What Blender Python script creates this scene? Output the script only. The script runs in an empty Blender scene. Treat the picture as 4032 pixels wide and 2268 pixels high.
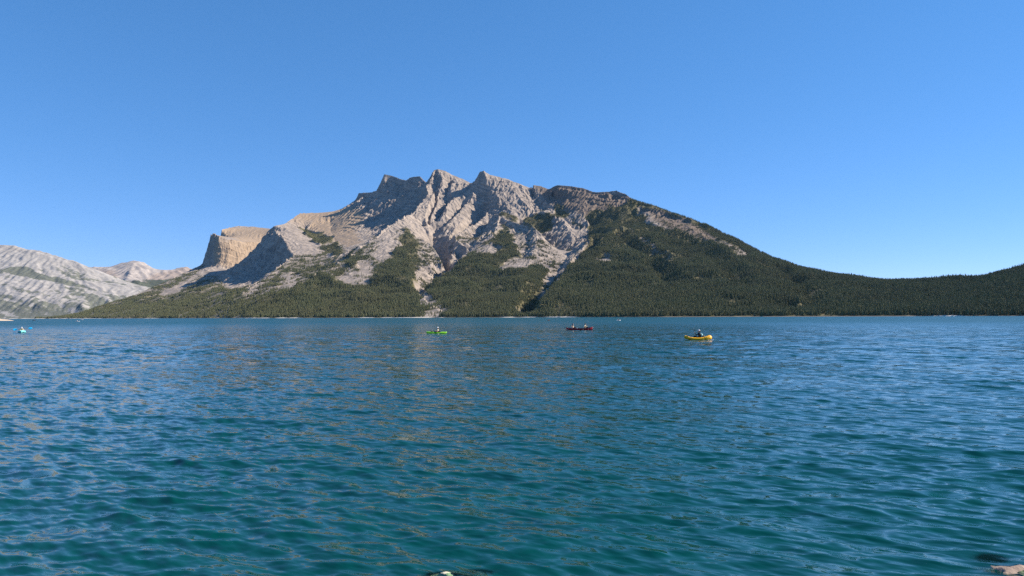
import bpy, math, random
import numpy as np
from mathutils import Vector, Matrix

random.seed(11)
RNG = np.random.default_rng(11)
SC = bpy.context.scene
COL = SC.collection

# ------------------------------------------------------------------ camera
CAM_H = 2.2
FPX, CX, CY = 2878.0, 2016.0, 1134.0          # focal length and centre, in pixels of the 4032 px frame
PITCH, ROLL = math.radians(2.25), math.radians(0.20)
cam_data = bpy.data.cameras.new('camera')
cam = bpy.data.objects.new('camera', cam_data)
COL.objects.link(cam)
SC.camera = cam
cam_data.sensor_width = 36.0
cam_data.lens = 36.0 * FPX / 4032.0
cam_data.clip_start, cam_data.clip_end = 0.2, 90000.0
FWD = np.array([0, math.cos(PITCH), math.sin(PITCH)])
U0 = np.array([0, -math.sin(PITCH), math.cos(PITCH)])
X0 = np.array([1.0, 0, 0])
RGT = math.cos(ROLL) * X0 - math.sin(ROLL) * U0
UPV = math.cos(ROLL) * U0 + math.sin(ROLL) * X0
m = Matrix([[RGT[0], UPV[0], -FWD[0], 0], [RGT[1], UPV[1], -FWD[1], 0],
            [RGT[2], UPV[2], -FWD[2], CAM_H], [0, 0, 0, 1]])
cam.matrix_world = m

# ------------------------------------------------------------------ sky and sun
SUN_EL, SUN_AZ = math.radians(35.0), math.radians(79.0)     # azimuth measured from +Y towards +X
SUN_DIR = Vector((math.cos(SUN_EL) * math.sin(SUN_AZ), math.cos(SUN_EL) * math.cos(SUN_AZ), math.sin(SUN_EL)))
world = bpy.data.worlds.new('World')
SC.world = world
world.use_nodes = True
wn, wl = world.node_tree.nodes, world.node_tree.links
wn.clear()
w_out = wn.new('ShaderNodeOutputWorld')
w_bg = wn.new('ShaderNodeBackground')
w_sky = wn.new('ShaderNodeTexSky')
w_sky.sky_type = 'NISHITA'
w_sky.sun_disc = False
w_sky.sun_elevation = SUN_EL
w_sky.sun_rotation = SUN_AZ
w_sky.altitude = 4000.0
w_sky.air_density = 1.0
w_sky.dust_density = 0.0
w_sky.ozone_density = 6.0
w_hsv = wn.new('ShaderNodeHueSaturation')
w_hsv.inputs['Saturation'].default_value = 1.2
w_gam = wn.new('ShaderNodeGamma')                 # the phone's flat tone curve on the sky
w_gam.inputs['Gamma'].default_value = 0.60
w_bg.inputs['Strength'].default_value = 0.148
wl.new(w_sky.outputs[0], w_hsv.inputs['Color'])
wl.new(w_hsv.outputs[0], w_gam.inputs['Color'])
w_wb = wn.new('ShaderNodeMix'); w_wb.data_type = 'RGBA'; w_wb.blend_type = 'MULTIPLY'      # white balance
w_wb.inputs[0].default_value = 1.0
w_wb.inputs[7].default_value = (0.94, 1.0, 1.24, 1)
wl.new(w_gam.outputs[0], w_wb.inputs[6])
wl.new(w_wb.outputs[2], w_bg.inputs['Color'])
wl.new(w_bg.outputs[0], w_out.inputs['Surface'])

sun_data = bpy.data.lights.new('sun', 'SUN')
sun = bpy.data.objects.new('sun', sun_data)
COL.objects.link(sun)
sun_data.energy = 5.0
sun_data.angle = math.radians(0.53)
sun_data.color = (1.0, 0.88, 0.745)
sun.rotation_euler = (-SUN_DIR).to_track_quat('-Z', 'Y').to_euler()
sun.location = (200, 50, 300)

SC.view_settings.view_transform = 'Standard'
SC.view_settings.look = 'None'
SC.view_settings.exposure = 0.93
SC.view_settings.gamma = 1.0
SC.view_settings.use_curve_mapping = False
SC.render.engine = 'CYCLES'
SC.cycles.use_denoising = False
SC.render.filter_size = 1.0
SC.cycles.max_bounces = 6
SC.cycles.transparent_max_bounces = 12
SC.cycles.volume_bounces = 0

# ------------------------------------------------------------------ helpers
def ray(px, py):
    return FWD + (px - CX) / FPX * RGT - (py - CY) / FPX * UPV

def at(px, py, Y):
    """world point seen at a place of the photograph, Y metres away"""
    d = ray(px, py)
    t = Y / d[1]
    return np.array([d[0] * t, Y, CAM_H + d[2] * t])

def on_water(px, py, z=0.0):
    d = ray(px, py)
    t = (z - CAM_H) / d[2]
    return np.array([d[0] * t, d[1] * t, z])

def project(X, Y, Z):
    dz = Z - CAM_H
    a = X * RGT[0] + Y * RGT[1] + dz * RGT[2]
    b = X * UPV[0] + Y * UPV[1] + dz * UPV[2]
    c = np.maximum(X * FWD[0] + Y * FWD[1] + dz * FWD[2], 1.0)
    return CX + FPX * a / c, CY - FPX * b / c

def tag(o, label=None, cat=None, group=None, kind=None):
    if label: o['label'] = label
    if cat: o['category'] = cat
    if group: o['group'] = group
    if kind: o['kind'] = kind
    return o

def link(name, mesh, parent=None, mat=None):
    o = bpy.data.objects.new(name, mesh)
    COL.objects.link(o)
    if mat is not None and not mesh.materials:
        mesh.materials.append(mat)
    if parent is not None:
        o.parent = parent
    return o

def mesh_np(name, verts, quads=None, tris=None, smooth=True):
    me = bpy.data.meshes.new(name)
    verts = np.asarray(verts, np.float32)
    nq = 0 if quads is None else len(quads)
    nt = 0 if tris is None else len(tris)
    me.vertices.add(len(verts))
    me.vertices.foreach_set('co', verts.ravel())
    me.loops.add(nq * 4 + nt * 3)
    li = []
    if nq: li.append(np.asarray(quads, np.int32).ravel())
    if nt: li.append(np.asarray(tris, np.int32).ravel())
    me.loops.foreach_set('vertex_index', np.concatenate(li))
    me.polygons.add(nq + nt)
    st = np.concatenate([np.arange(nq) * 4, nq * 4 + np.arange(nt) * 3]).astype(np.int32)
    me.polygons.foreach_set('loop_start', st)
    me.polygons.foreach_set('use_smooth', np.full(nq + nt, smooth))
    me.update(calc_edges=True)
    me.validate()
    return me

def set_attr(me, name, arr, domain='POINT'):
    a = me.attributes.new(name, 'FLOAT', domain)
    a.data.foreach_set('value', np.asarray(arr, np.float32).ravel())

# --- noise on arrays
def _hash(ix, iy, s):
    h = (ix.astype(np.int64) * 374761393 + iy.astype(np.int64) * 668265263 + s * 974634777) & 0x7fffffff
    h = ((h ^ (h >> 13)) * 1274126177) & 0x7fffffff
    h = (h ^ (h >> 16)) & 0xffff
    return h.astype(np.float32) / 65535.0

def perlin(x, y, s=0):
    ix, iy = np.floor(x), np.floor(y)
    fx, fy = (x - ix).astype(np.float32), (y - iy).astype(np.float32)
    u = fx * fx * fx * (fx * (fx * 6 - 15) + 10)
    v = fy * fy * fy * (fy * (fy * 6 - 15) + 10)
    r = 0
    for ox in (0, 1):
        for oy in (0, 1):
            a = _hash(ix + ox, iy + oy, s) * np.float32(2 * math.pi)
            g = np.cos(a) * (fx - ox) + np.sin(a) * (fy - oy)
            r = r + g * ((u if ox else 1 - u) * (v if oy else 1 - v))
    return r * 1.5

def fbm(x, y, s=0, octs=4, gain=0.5, lac=2.03):
    r, a = 0, 1.0
    for k in range(octs):
        r = r + a * perlin(x * lac ** k + 13.7 * k, y * lac ** k + 7.1 * k, s + k)
        a *= gain
    return r

def ridged(x, y, s=0, octs=4, gain=0.5):
    r, a = 0, 1.0
    for k in range(octs):
        r = r + a * (1 - 2 * np.abs(perlin(x * 2.03 ** k + 3.3 * k, y * 2.03 ** k + 9.1 * k, s + k)))
        a *= gain
    return r

def gully_noise(x, y, dx, dy, s):
    """stripes that run along the direction (dx,dy): valleys down a slope"""
    ix, iy = np.floor(x), np.floor(y)
    num = 0; den = 1e-6
    for ox in (-1, 0, 1):
        for oy in (-1, 0, 1):
            cx, cy = ix + ox, iy + oy
            px = x - (cx + _hash(cx, cy, s)); py = y - (cy + _hash(cx, cy, s + 51))
            w = np.exp(-2.2 * (px * px + py * py))
            num = num + w * np.cos((-px * dy + py * dx) * 2 * math.pi * 1.1 + 6.28 * _hash(cx, cy, s + 99))
            den = den + w
    return (num / den).astype(np.float32)

def blur(a, n):
    for _ in range(n):
        p = np.pad(a, 1, mode='edge')
        a = (p[1:-1, 1:-1] * 4 + (p[:-2, 1:-1] + p[2:, 1:-1] + p[1:-1, :-2] + p[1:-1, 2:]) * 2
             + p[:-2, :-2] + p[:-2, 2:] + p[2:, :-2] + p[2:, 2:]) / 16
    return a

def smooth01(x, a, b):
    t = np.clip((x - a) / (b - a), 0, 1)
    return t * t * (3 - 2 * t)

def in_poly(px, py, poly):
    r = np.zeros(px.shape, bool)
    n = len(poly)
    for i in range(n):
        x1, y1 = poly[i]; x2, y2 = poly[(i + 1) % n]
        if y1 == y2: continue
        c = ((y1 > py) != (y2 > py)) & (px < (x2 - x1) * (py - y1) / (y2 - y1) + x1)
        r ^= c
    return r

def harmonic(shape, ci, cj, cz, levels=7, its=(300, 200, 150, 120, 90, 60, 40)):
    """smooth sheet through the given heights"""
    pyr = []
    s = np.zeros(shape, np.float64); c = np.zeros(shape, np.float64)
    np.add.at(s, (ci, cj), cz); np.add.at(c, (ci, cj), 1.0)
    for _ in range(levels):
        pyr.append((s, c))
        h, w = s.shape
        s = np.pad(s, ((0, h % 2), (0, w % 2))); c = np.pad(c, ((0, h % 2), (0, w % 2)))
        s = s.reshape(s.shape[0] // 2, 2, -1, 2).sum((1, 3)); c = c.reshape(c.shape[0] // 2, 2, -1, 2).sum((1, 3))
    z = None
    for lv, (s, c) in enumerate(reversed(pyr)):
        fix = c > 0
        val = np.where(fix, s / np.maximum(c, 1e-9), 0)
        if z is None:
            z = np.full(s.shape, val[fix].mean())
        else:
            z = np.repeat(np.repeat(z, 2, 0), 2, 1)[:s.shape[0], :s.shape[1]]
            z = blur(z, 1)
        z = z.astype(np.float32); val = val.astype(np.float32)
        for _ in range(its[min(lv, len(its) - 1)]):
            p = np.pad(z, 1, mode='edge')
            z = (p[:-2, 1:-1] + p[2:, 1:-1] + p[1:-1, :-2] + p[1:-1, 2:]) * 0.25
            z[fix] = val[fix]
    return z

def polyline_cells(lines, x0, y0, st, shape):
    I, J, Z = [], [], []
    for ln in lines:
        P = np.array([at(a, b, d * 1000.0) for a, b, d in ln])
        for p, q in zip(P[:-1], P[1:]):
            n = int(max(2, np.linalg.norm((q - p)[:2]) / (st * 0.5)))
            t = np.linspace(0, 1, n)[:, None]
            R = p + (q - p) * t
            I.append(np.rint((R[:, 1] - y0) / st)); J.append(np.rint((R[:, 0] - x0) / st)); Z.append(R[:, 2])
    I = np.concatenate(I).astype(int); J = np.concatenate(J).astype(int); Z = np.concatenate(Z)
    ok = (I >= 0) & (I < shape[0]) & (J >= 0) & (J < shape[1])
    return I[ok], J[ok], Z[ok]

# --- materials
class NT:
    def __init__(self, name):
        self.mat = bpy.data.materials.new(name)
        self.mat.use_nodes = True
        self.t = self.mat.node_tree
        self.t.nodes.clear()
        self.out = self.n('ShaderNodeOutputMaterial')
    def n(self, typ, **kw):
        nd = self.t.nodes.new(typ)
        for k, v in kw.items():
            if k.startswith('i_'):
                nd.inputs[k[2:].replace('_', ' ')].default_value = v
            else:
                setattr(nd, k, v)
        return nd
    def l(self, a, b):
        self.t.links.new(a, b)
    def math(self, op, a, b=None, clamp=False):
        nd = self.n('ShaderNodeMath', operation=op, use_clamp=clamp)
        for k, v in enumerate((a, b)):
            if v is None: continue
            if isinstance(v, (int, float)): nd.inputs[k].default_value = v
            else: self.l(v, nd.inputs[k])
        return nd.outputs[0]
    def mix(self, fac, a, b):
        nd = self.n('ShaderNodeMix', data_type='RGBA')
        for sock, v in ((nd.inputs[0], fac), (nd.inputs[6], a), (nd.inputs[7], b)):
            if isinstance(v, (int, float)): sock.default_value = v
            elif isinstance(v, tuple): sock.default_value = (*v[:3], 1)
            else: self.l(v, sock)
        return nd.outputs[2]
    def ramp(self, fac, stops):
        nd = self.n('ShaderNodeValToRGB')
        el = nd.color_ramp.elements
        while len(el) < len(stops): el.new(0.5)
        for e, (p, c) in zip(el, stops):
            e.position = p
            e.color = (c, c, c, 1) if isinstance(c, (int, float)) else (*c, 1)
        self.l(fac, nd.inputs[0])
        return nd.outputs[0]
    def noise(self, scale, detail=4, rough=0.55, vec=None, dist=0.0):
        nd = self.n('ShaderNodeTexNoise', i_Scale=scale, i_Detail=detail, i_Roughness=rough, i_Distortion=dist)
        if vec is not None: self.l(vec, nd.inputs['Vector'])
        return nd
    def pos(self, scale=(1, 1, 1), rot=(0, 0, 0)):
        g = self.n('ShaderNodeNewGeometry')
        mp = self.n('ShaderNodeMapping')
        mp.inputs['Scale'].default_value = scale
        mp.inputs['Rotation'].default_value = rot
        self.l(g.outputs['Position'], mp.inputs['Vector'])
        return mp.outputs[0]
    def objpos(self, scale=(1, 1, 1)):
        g = self.n('ShaderNodeTexCoord')
        mp = self.n('ShaderNodeMapping')
        mp.inputs['Scale'].default_value = scale
        self.l(g.outputs['Object'], mp.inputs['Vector'])
        return mp.outputs[0]
    def attr(self, name, typ='GEOMETRY'):
        return self.n('ShaderNodeAttribute', attribute_name=name, attribute_type=typ).outputs['Fac']
    def bsdf(self, color=None, rough=0.8, spec=0.3, normal=None):
        b = self.n('ShaderNodeBsdfPrincipled', i_Roughness=rough)
        b.inputs['Specular IOR Level'].default_value = spec
        if color is not None:
            if isinstance(color, tuple): b.inputs['Base Color'].default_value = (*color, 1)
            else: self.l(color, b.inputs['Base Color'])
        if normal is not None: self.l(normal, b.inputs['Normal'])
        self.l(b.outputs[0], self.out.inputs['Surface'])
        return b
    def bump(self, height, strength=0.5, distance=1.0):
        b = self.n('ShaderNodeBump', i_Strength=strength, i_Distance=distance)
        self.l(height, b.inputs['Height'])
        return b.outputs[0]
# ------------------------------------------------------------------ the massif across the lake
# crest and gully lines: (x, y in the 4032 px photograph, distance in km)
SKYLINE = [(150,1253,5.75),(229,1251,5.6),(310,1237,5.75),(388,1210,6.0),(500,1175,6.4),(582,1140,6.8),(660,1108,7.2),(737,1069,7.6),(792,1045,8.05)]
CREST = [(873,904,8.4),(939,889,8.8),(1004,894,8.8),(1070,901,8.6),(1130,905,8.2)]
CREST2 = [(1060,905,6.85),(1083,889,6.7),(1122,881,6.9),(1183,840,7.4),(1261,838,7.6),(1326,831,7.6),(1361,827,7.6),(1383,818,7.6),(1396,801,7.6),(1413,760,7.55),(1461,757,7.5),(1483,751,7.45),(1496,723,7.4),(1513,686,7.4),(1543,692,7.4),(1583,707,7.3),(1600,710,7.25),(1617,697,7.15),(1652,694,7.1),(1678,718,7.0),(1691,712,6.95),(1709,670,6.9),(1726,666,6.9),(1752,673,6.9),(1783,690,6.9),(1822,705,6.9),(1861,725,6.75),(1883,701,6.6),(1888,677,6.5),(1904,672,6.5),(1930,688,6.5),(1974,699,6.5),(1996,704,6.5),(2030,718,6.45),(2087,740,6.4),(2102,729,6.35),(2130,733,6.35),(2161,746,6.3),(2183,733,6.2),(2196,729,6.15),(2248,733,6.05),(2291,740,6.0),(2335,755,5.9),(2356,757,5.85),(2400,754,5.8),(2426,751,5.75),(2461,763,5.6),(2491,779,5.5),(2566,798,5.25),(2648,833,5.0),(2731,864,4.75),(2814,898,4.5),(2897,936,4.25),(2980,975,4.0),(3062,1016,3.8),(3145,1043,3.6),(3228,1066,3.45),(3298,1077,3.35),(3361,1091,3.25),(3458,1106,3.1),(3555,1115,3.0),(3620,1118,2.95),(3717,1116,2.9),(3814,1108,2.8),(3878,1087,2.8),(3943,1066,2.8),(4007,1045,2.8),(4100,1018,2.8),(4250,985,2.8),(4500,950,2.8)]
A_RIM = [(830,923,8.15),(840,922,8.0),(862,933,7.65),(900,945,7.72),(960,953,7.9),(1030,955,8.15),(1075,950,8.3)]
A_BASE = [(794,1043,8.05),(812,1048,7.8),(842,1049,7.5),(880,1058,7.48),(920,1064,7.55),(960,1068,7.65),(1015,1050,7.9),(1060,1020,8.1)]
A_TALUS = [(842,1049,7.5),(760,1100,6.9),(690,1140,6.5),(620,1168,6.15),(500,1205,5.75)]
A_TALUS2 = [(900,1062,7.4),(840,1100,6.8),(760,1140,6.2),(660,1178,5.7),(560,1210,5.3)]
B_SIL = [(1083,889,6.7),(1060,910,6.76),(1022,957,6.72),(990,1003,6.65),(961,1040,6.55),(900,1082,6.4),(830,1118,6.2)]
B_ARRIS = [(1083,905,6.45),(1098,925,6.3),(1112,937,6.2),(1128,958,6.0),(1142,985,5.75),(1156,1005,5.5),(1120,1035,5.2),(1091,1057,5.0),(1050,1090,4.7),(1004,1123,4.4),(970,1147,4.15),(935,1170,4.05),(890,1203,3.98),(840,1232,3.95)]
B_FOOT = [(1098,1000,6.3),(1060,1050,6.15),(1010,1090,5.95),(940,1120,5.75),(880,1142,5.5),(800,1168,5.25),(700,1203,5.1)]
B_RIB = [(1085,891,6.65),(1122,897,6.6),(1150,915,6.45),(1175,940,6.25),(1205,968,5.95),(1230,1000,5.6),(1240,1040,5.1)]
SLOPE_B = [(1200,905,7.0),(1230,925,6.7),(1260,950,6.3),(1280,990,5.75),(1280,1040,5.0),(1220,1090,4.45),(1120,1140,3.95),(1020,1190,3.6)]
TAN1 = [(1300,870,7.2),(1300,910,6.8),(1320,950,6.2),(1340,985,5.6)]
G1 = [(1378,985,5.2),(1332,1042,4.6),(1242,1092,4.2),(1122,1162,3.75),(1020,1217,3.4)]
R0 = [(1500,770,7.2),(1470,835,6.75),(1450,880,6.3),(1430,930,5.75),(1420,965,5.35)]
G1B = [(1665,735,6.95),(1620,775,6.95),(1560,815,6.92),(1500,866,6.75),(1460,908,6.35),(1430,948,5.85),(1415,974,5.4)]
R1 = [(1709,672,6.88),(1692,716,6.75),(1678,732,6.65),(1687,756,6.5),(1680,778,6.35),(1655,800,6.2),(1643,817,6.05),(1626,842,5.85),(1602,846,5.72),(1588,860,5.6),(1549,879,5.35),(1522,896,5.25),(1510,911,5.15),(1484,927,5.05),(1452,950,4.9),(1404,986,4.7),(1339,1031,4.3),(1260,1075,4.0),(1150,1140,3.6),(1050,1205,3.4),(985,1236,3.35)]
P1_BENCH = [(1440,795,7.3),(1490,760,7.2),(1540,735,7.1),(1600,735,7.0),(1650,722,6.9)]
P1_TOP = [(1430,775,7.42),(1478,768,7.36),(1502,735,7.3),(1516,705,7.3),(1560,712,7.26),(1600,725,7.15),(1640,712,7.03)]
P1_RIB = [(1590,760,6.9),(1560,775,6.85),(1530,800,6.65),(1500,830,6.5)]
P1_SHELF = [(1440,790,7.35),(1490,765,7.3),(1545,752,7.2),(1600,757,7.1),(1640,738,7.02)]
P1_EDGE = [(1455,825,7.1),(1505,803,7.0),(1555,785,6.96),(1590,768,6.98)]
RIB_G = [(1800,940,5.25),(1792,985,5.0),(1772,1030,4.75)]
# spur C
C_CREST = [(1588,860,5.6),(1592,900,5.3),(1600,960,4.85),(1610,1040,4.25),(1615,1110,3.75),(1615,1180,3.25),(1600,1235,2.85)]
C_EDGE = [(1602,880,5.5),(1640,935,5.2),(1694,962,4.95),(1720,1000,4.7),(1745,1050,4.4),(1738,1095,4.15),(1700,1122,3.9)]
C_LEFT = [(1540,930,5.05),(1500,1030,4.3),(1440,1110,3.7),(1380,1180,3.2)]
FAN_RIB = [(1726,668,6.88),(1742,700,6.75),(1730,745,6.6),(1722,800,6.3),(1700,850,6.0),(1690,900,5.75)]
FAN_G = [(1708,760,6.45),(1690,800,6.2),(1672,850,5.9),(1690,915,5.6)]
G2 = [(1850,745,6.6),(1805,768,6.4),(1765,800,6.15),(1742,850,5.95),(1715,905,5.8),(1704,955,5.6),(1718,1015,5.4),(1737,1055,5.15),(1757,1092,4.85),(1755,1108,4.6),(1732,1128,4.25),(1700,1140,3.95),(1670,1154,3.65),(1656,1165,3.45),(1661,1178,3.3),(1686,1196,3.1),(1723,1210,2.95),(1745,1225,2.85),(1690,1246,2.68)]
R2A = [(1790,700,6.8),(1775,745,6.55),(1780,790,6.35),(1750,830,6.1),(1735,860,5.95)]
R2B = [(1845,790,6.3),(1815,830,6.05),(1775,870,5.8),(1745,895,5.7)]
RP3 = [(1904,672,6.5),(1916,710,6.42),(1930,740,6.36),(1941,760,6.3),(1940,795,6.2),(1931,822,6.1),(1912,850,5.95),(1880,875,5.75),(1840,895,5.55),(1810,915,5.4),(1790,928,5.3),(1800,950,5.1),(1838,972,4.95)]
P3W = [(1888,677,6.5),(1878,705,6.48),(1865,740,6.45),(1860,790,6.3),(1845,840,6.1),(1800,890,5.75),(1770,930,5.5),(1765,990,5.15)]
P3_GUL = [(1935,850,6.0),(1925,880,5.8),(1890,930,5.55),(1860,965,5.35)]
D_LEFT = [(1880,960,5.05),(1838,995,4.7),(1797,1035,4.35),(1765,1080,4.0),(1730,1110,3.75),(1690,1138,3.5),(1668,1158,3.3),(1672,1180,3.1),(1702,1202,2.95),(1750,1235,2.75)]
D_CREST = [(1945,845,5.75),(1962,842,5.65),(1985,862,5.5),(2047,881,5.3),(2101,898,5.1),(2129,925,4.9),(2140,950,4.75),(2180,985,4.55),(2214,1012,4.35),(2200,1062,4.05),(2188,1096,3.8)]
D_NOSE = [(2110,900,5.05),(2115,950,4.7),(2095,1000,4.35),(2075,1060,3.9),(2060,1120,3.4),(2040,1180,2.95),(2030,1235,2.5)]
D_MID = [(1965,850,5.6),(1950,920,5.1),(1920,990,4.55),(1880,1060,3.95),(1850,1130,3.4),(1830,1200,2.85)]
D_GUL = [(2010,930,5.1),(1985,985,4.65),(1960,1050,4.1),(1920,1120,3.55),(1890,1180,3.05)]
G2B = [(2112,780,6.2),(2090,800,6.05),(2072,832,5.9),(2054,862,5.75),(2046,880,5.65),(2085,912,5.45),(2132,948,5.2),(2175,975,5.0),(2225,1010,4.7)]
P3_R = [(1990,710,6.45),(2030,760,6.2),(2075,805,6.0)]
P3_SLAB = [(1950,760,6.2),(1990,810,6.0),(2030,850,5.8)]
P4 = [(2102,729,6.35),(2112,770,6.2),(2170,810,5.9),(2215,860,5.55),(2260,900,5.25),(2320,918,5.05)]
P4_L = [(2095,745,6.38),(2100,775,6.3),(2120,800,6.15)]
P4_KNOB = [(2080,870,5.75),(2130,830,5.8),(2170,845,5.6),(2220,868,5.4),(2235,900,5.2),(2250,940,4.95)]
P5_FOOT = [(2165,765,6.2),(2185,782,6.05),(2240,790,5.85),(2280,810,5.65),(2300,840,5.45)]
P5_RIM = [(2183,738,6.15),(2230,745,6.0),(2290,755,5.9),(2340,765,5.8),(2400,765,5.7)]
G3 = [(2330,800,5.65),(2305,850,5.4),(2325,895,5.15),(2312,925,5.0),(2285,952,4.85),(2255,985,4.6),(2228,1018,4.35),(2207,1062,4.0),(2192,1100,3.7),(2160,1138,3.4),(2128,1182,2.98),(2105,1222,2.6)]
E_BACK = [(2500,850,5.15),(2450,880,4.95),(2413,889,4.85),(2372,905,4.85),(2332,930,4.8),(2292,962,4.65)]
E_FRONT = [(2413,889,4.85),(2445,897,4.6),(2403,926,4.4),(2365,950,4.2),(2323,977,4.0),(2298,1005,3.8),(2264,1034,3.6),(2225,1070,3.35),(2190,1110,3.1),(2150,1160,2.75),(2130,1200,2.5)]
E_CLIFF = [(2350,925,4.6),(2310,955,4.45),(2270,1000,4.25),(2240,1035,4.0)]
F_CREST = [(2445,897,4.6),(2516,937,4.3),(2578,974,4.0),(2632,1003,3.7),(2652,1037,3.4),(2690,1082,3.05),(2740,1117,2.75),(2790,1155,2.4),(2810,1200,2.1)]
F_GUL = [(2450,950,4.25),(2500,1010,3.8),(2550,1075,3.3),(2600,1130,2.8),(2620,1190,2.3)]
E_NOSE = [(2403,926,4.4),(2400,1000,3.8),(2410,1080,3.2),(2420,1150,2.7),(2410,1210,2.3)]
EAST_G = [(2540,890,4.7),(2640,960,4.2),(2720,1010,3.75),(2790,1060,3.2),(2850,1110,2.7),(2880,1170,2.2)]
EAST_R = [(2700,885,4.55),(2790,945,4.05),(2880,1010,3.55),(2960,1065,3.0),(3010,1120,2.5),(3030,1180,2.15)]
EAST_R2 = [(3100,1050,3.4),(3180,1100,2.85),(3240,1150,2.35),(3260,1200,2.0)]
EAST_G2 = [(2980,1010,3.75),(3060,1070,3.1),(3110,1130,2.55),(3140,1190,2.1)]
HILL_R = [(4007,1050,2.75),(3920,1110,2.4),(3860,1160,2.1),(3820,1200,1.9)]
HILL_G = [(3900,1090,2.7),(3780,1140,2.4),(3680,1180,2.15),(3620,1215,1.95)]
HILL_S = [(4250,1000,2.7),(4200,1080,2.3),(4150,1150,1.95),(4120,1200,1.75)]
CREST2 = [(a, b + (0 if a < 2480 else 6 if a < 2900 else 12), c) for a, b, c in CREST2]      # the tree tops make the skyline there
SHORE = [(60,1257,5.9),(150,1257,5.65),(230,1257,5.45),(400,1257,4.9),(600,1257,4.3),(850,1257,3.6),(1000,1256,3.1),(1200,1256,2.95),(1450,1256,2.8),(1700,1255,2.65),(1900,1255,2.5),(2100,1255,2.4),(2350,1254,2.15),(2600,1253,1.9),(2900,1253,1.85),(3300,1252,1.82),(3600,1252,1.8),(3900,1252,1.65),(4200,1252,1.55),(4700,1252,1.5)]
SHORE_XY = np.array([[(a - CX) / FPX * d * 1000, d * 1000] for a, b, d in SHORE])

LINES = [SKYLINE, CREST, CREST2, A_RIM, A_BASE, A_TALUS, A_TALUS2, B_SIL, B_ARRIS, B_FOOT, B_RIB, SLOPE_B, TAN1, G1, G1B, R1, RIB_G, P1_SHELF, P1_EDGE,
         C_CREST, C_EDGE, C_LEFT, FAN_RIB, FAN_G, G2, R2A, R2B, RP3, P3W, P3_GUL, D_LEFT, D_CREST, D_NOSE, D_MID, D_GUL, G2B, P3_R, P3_SLAB, P4, P4_L, P4_KNOB, P5_FOOT, P5_RIM,
         G3, E_BACK, E_FRONT, E_CLIFF, F_CREST, F_GUL, E_NOSE, EAST_G, EAST_R, EAST_R2, EAST_G2, HILL_R, HILL_G, HILL_S]

ST = 7.5
GX0, GX1, GY0, GY1 = -5400.0, 3400.0, 1250.0, 9650.0
gx = np.arange(GX0, GX1 + 1, ST); gy = np.arange(GY0, GY1 + 1, ST)
GX, GY = np.meshgrid(gx, gy)
shape = GX.shape
I, J, Z = polyline_cells(LINES, GX0, GY0, ST, shape)
def scarp(ln, w, drop, side=(-1, -.35), a=0, b=None):
    """a cliff below one side of a crest: the beds dip to the right and break off to the left"""
    P = np.array([at(p, q, d * 1000.0) for p, q, d in ln[a:b]])
    nn = []
    for k in range(len(P)):
        t = P[min(k + 1, len(P) - 1)] - P[max(k - 1, 0)]
        n = np.array([-t[1], t[0]]); n = n / (np.linalg.norm(n) + 1e-6)
        if n @ np.array(side) < 0: n = -n
        nn.append(n)
    nn = np.array(nn)
    for f in (.5, 1.0):
        Q = P.copy(); Q[:, :2] += nn * w * f; Q[:, 2] -= drop * (f ** .8)
        for p, q in zip(Q[:-1], Q[1:]):
            n = int(max(2, np.linalg.norm((q - p)[:2]) / (ST * .5)))
            R = p + (q - p) * np.linspace(0, 1, n)[:, None]
            SI.append(np.rint((R[:, 1] - GY0) / ST)); SJ.append(np.rint((R[:, 0] - GX0) / ST)); SZ.append(R[:, 2])
SI, SJ, SZ = [], [], []
scarp(R1, 85, 110, a=1, b=6); scarp(R1, 120, 165, a=5, b=15); scarp(R1, 60, 60, a=15, b=19)
scarp(RP3, 75, 110, a=0, b=7); scarp(RP3, 90, 150, a=6)
scarp(B_ARRIS, 110, 165, a=2, b=8); scarp(B_ARRIS, 70, 60, a=8, b=12)
scarp(RIB_G, 35, 45); scarp(FAN_RIB, 45, 60); scarp(R2A, 40, 50); scarp(R2B, 45, 50)
scarp(D_CREST, 45, 50, a=0, b=4); scarp(D_LEFT, 60, 75, a=0, b=6); scarp(D_NOSE, 60, 40, a=0, b=3)
scarp(E_FRONT, 80, 120, a=2); scarp(E_BACK, 80, 105, a=2); scarp(F_CREST, 80, 45, a=0, b=7); scarp(EAST_R, 90, 35, a=1, b=5); scarp(EAST_R2, 90, 30)
scarp(P4_KNOB, 40, 40, a=0, b=4); scarp(P4, 35, 45, a=0, b=3)
CL = [i for i, p in enumerate(CREST2) if 1413 <= p[0] <= 1461]
scarp(CREST2, 32, 55, side=(-.3, -1), a=CL[0], b=CL[-1] + 2)
CL = [i for i, p in enumerate(CREST2) if 1500 <= p[0] <= 1660]
scarp(CREST2, 32, 62, side=(-.3, -1), a=CL[0], b=CL[-1] + 1)
CL = [i for i, p in enumerate(CREST2) if 2183 <= p[0] <= 2461]
scarp(CREST2, 70, 50, side=(-.3, -1), a=CL[0], b=CL[-1] + 1)
CL = [i for i, p in enumerate(CREST2) if 1883 <= p[0] <= 1904]
scarp(CREST2, 40, 70, side=(-1, -.3), a=CL[0], b=CL[-1] + 1)
# the water's edge, and the lake bed in front of it
def shore_y(x):
    return np.interp(x, SHORE_XY[:, 0], SHORE_XY[:, 1]) + 42 * perlin(x / 310.0, x * 0 + 3.3, 5) + 13 * perlin(x / 70.0, x * 0 + 8.3, 6)
sx = np.arange(-4100, GX1, 5.0)
sy = shore_y(sx)
eI, eJ, eZ = [], [], []
for off, zz in ((0, 0.2), (14, 2.2), (-60, -8), (-200, -25), (-500, -40)):
    eI.append(np.rint((sy + off - GY0) / ST)); eJ.append(np.rint((sx - GX0) / ST)); eZ.append(np.full(len(sx), zz))
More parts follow.
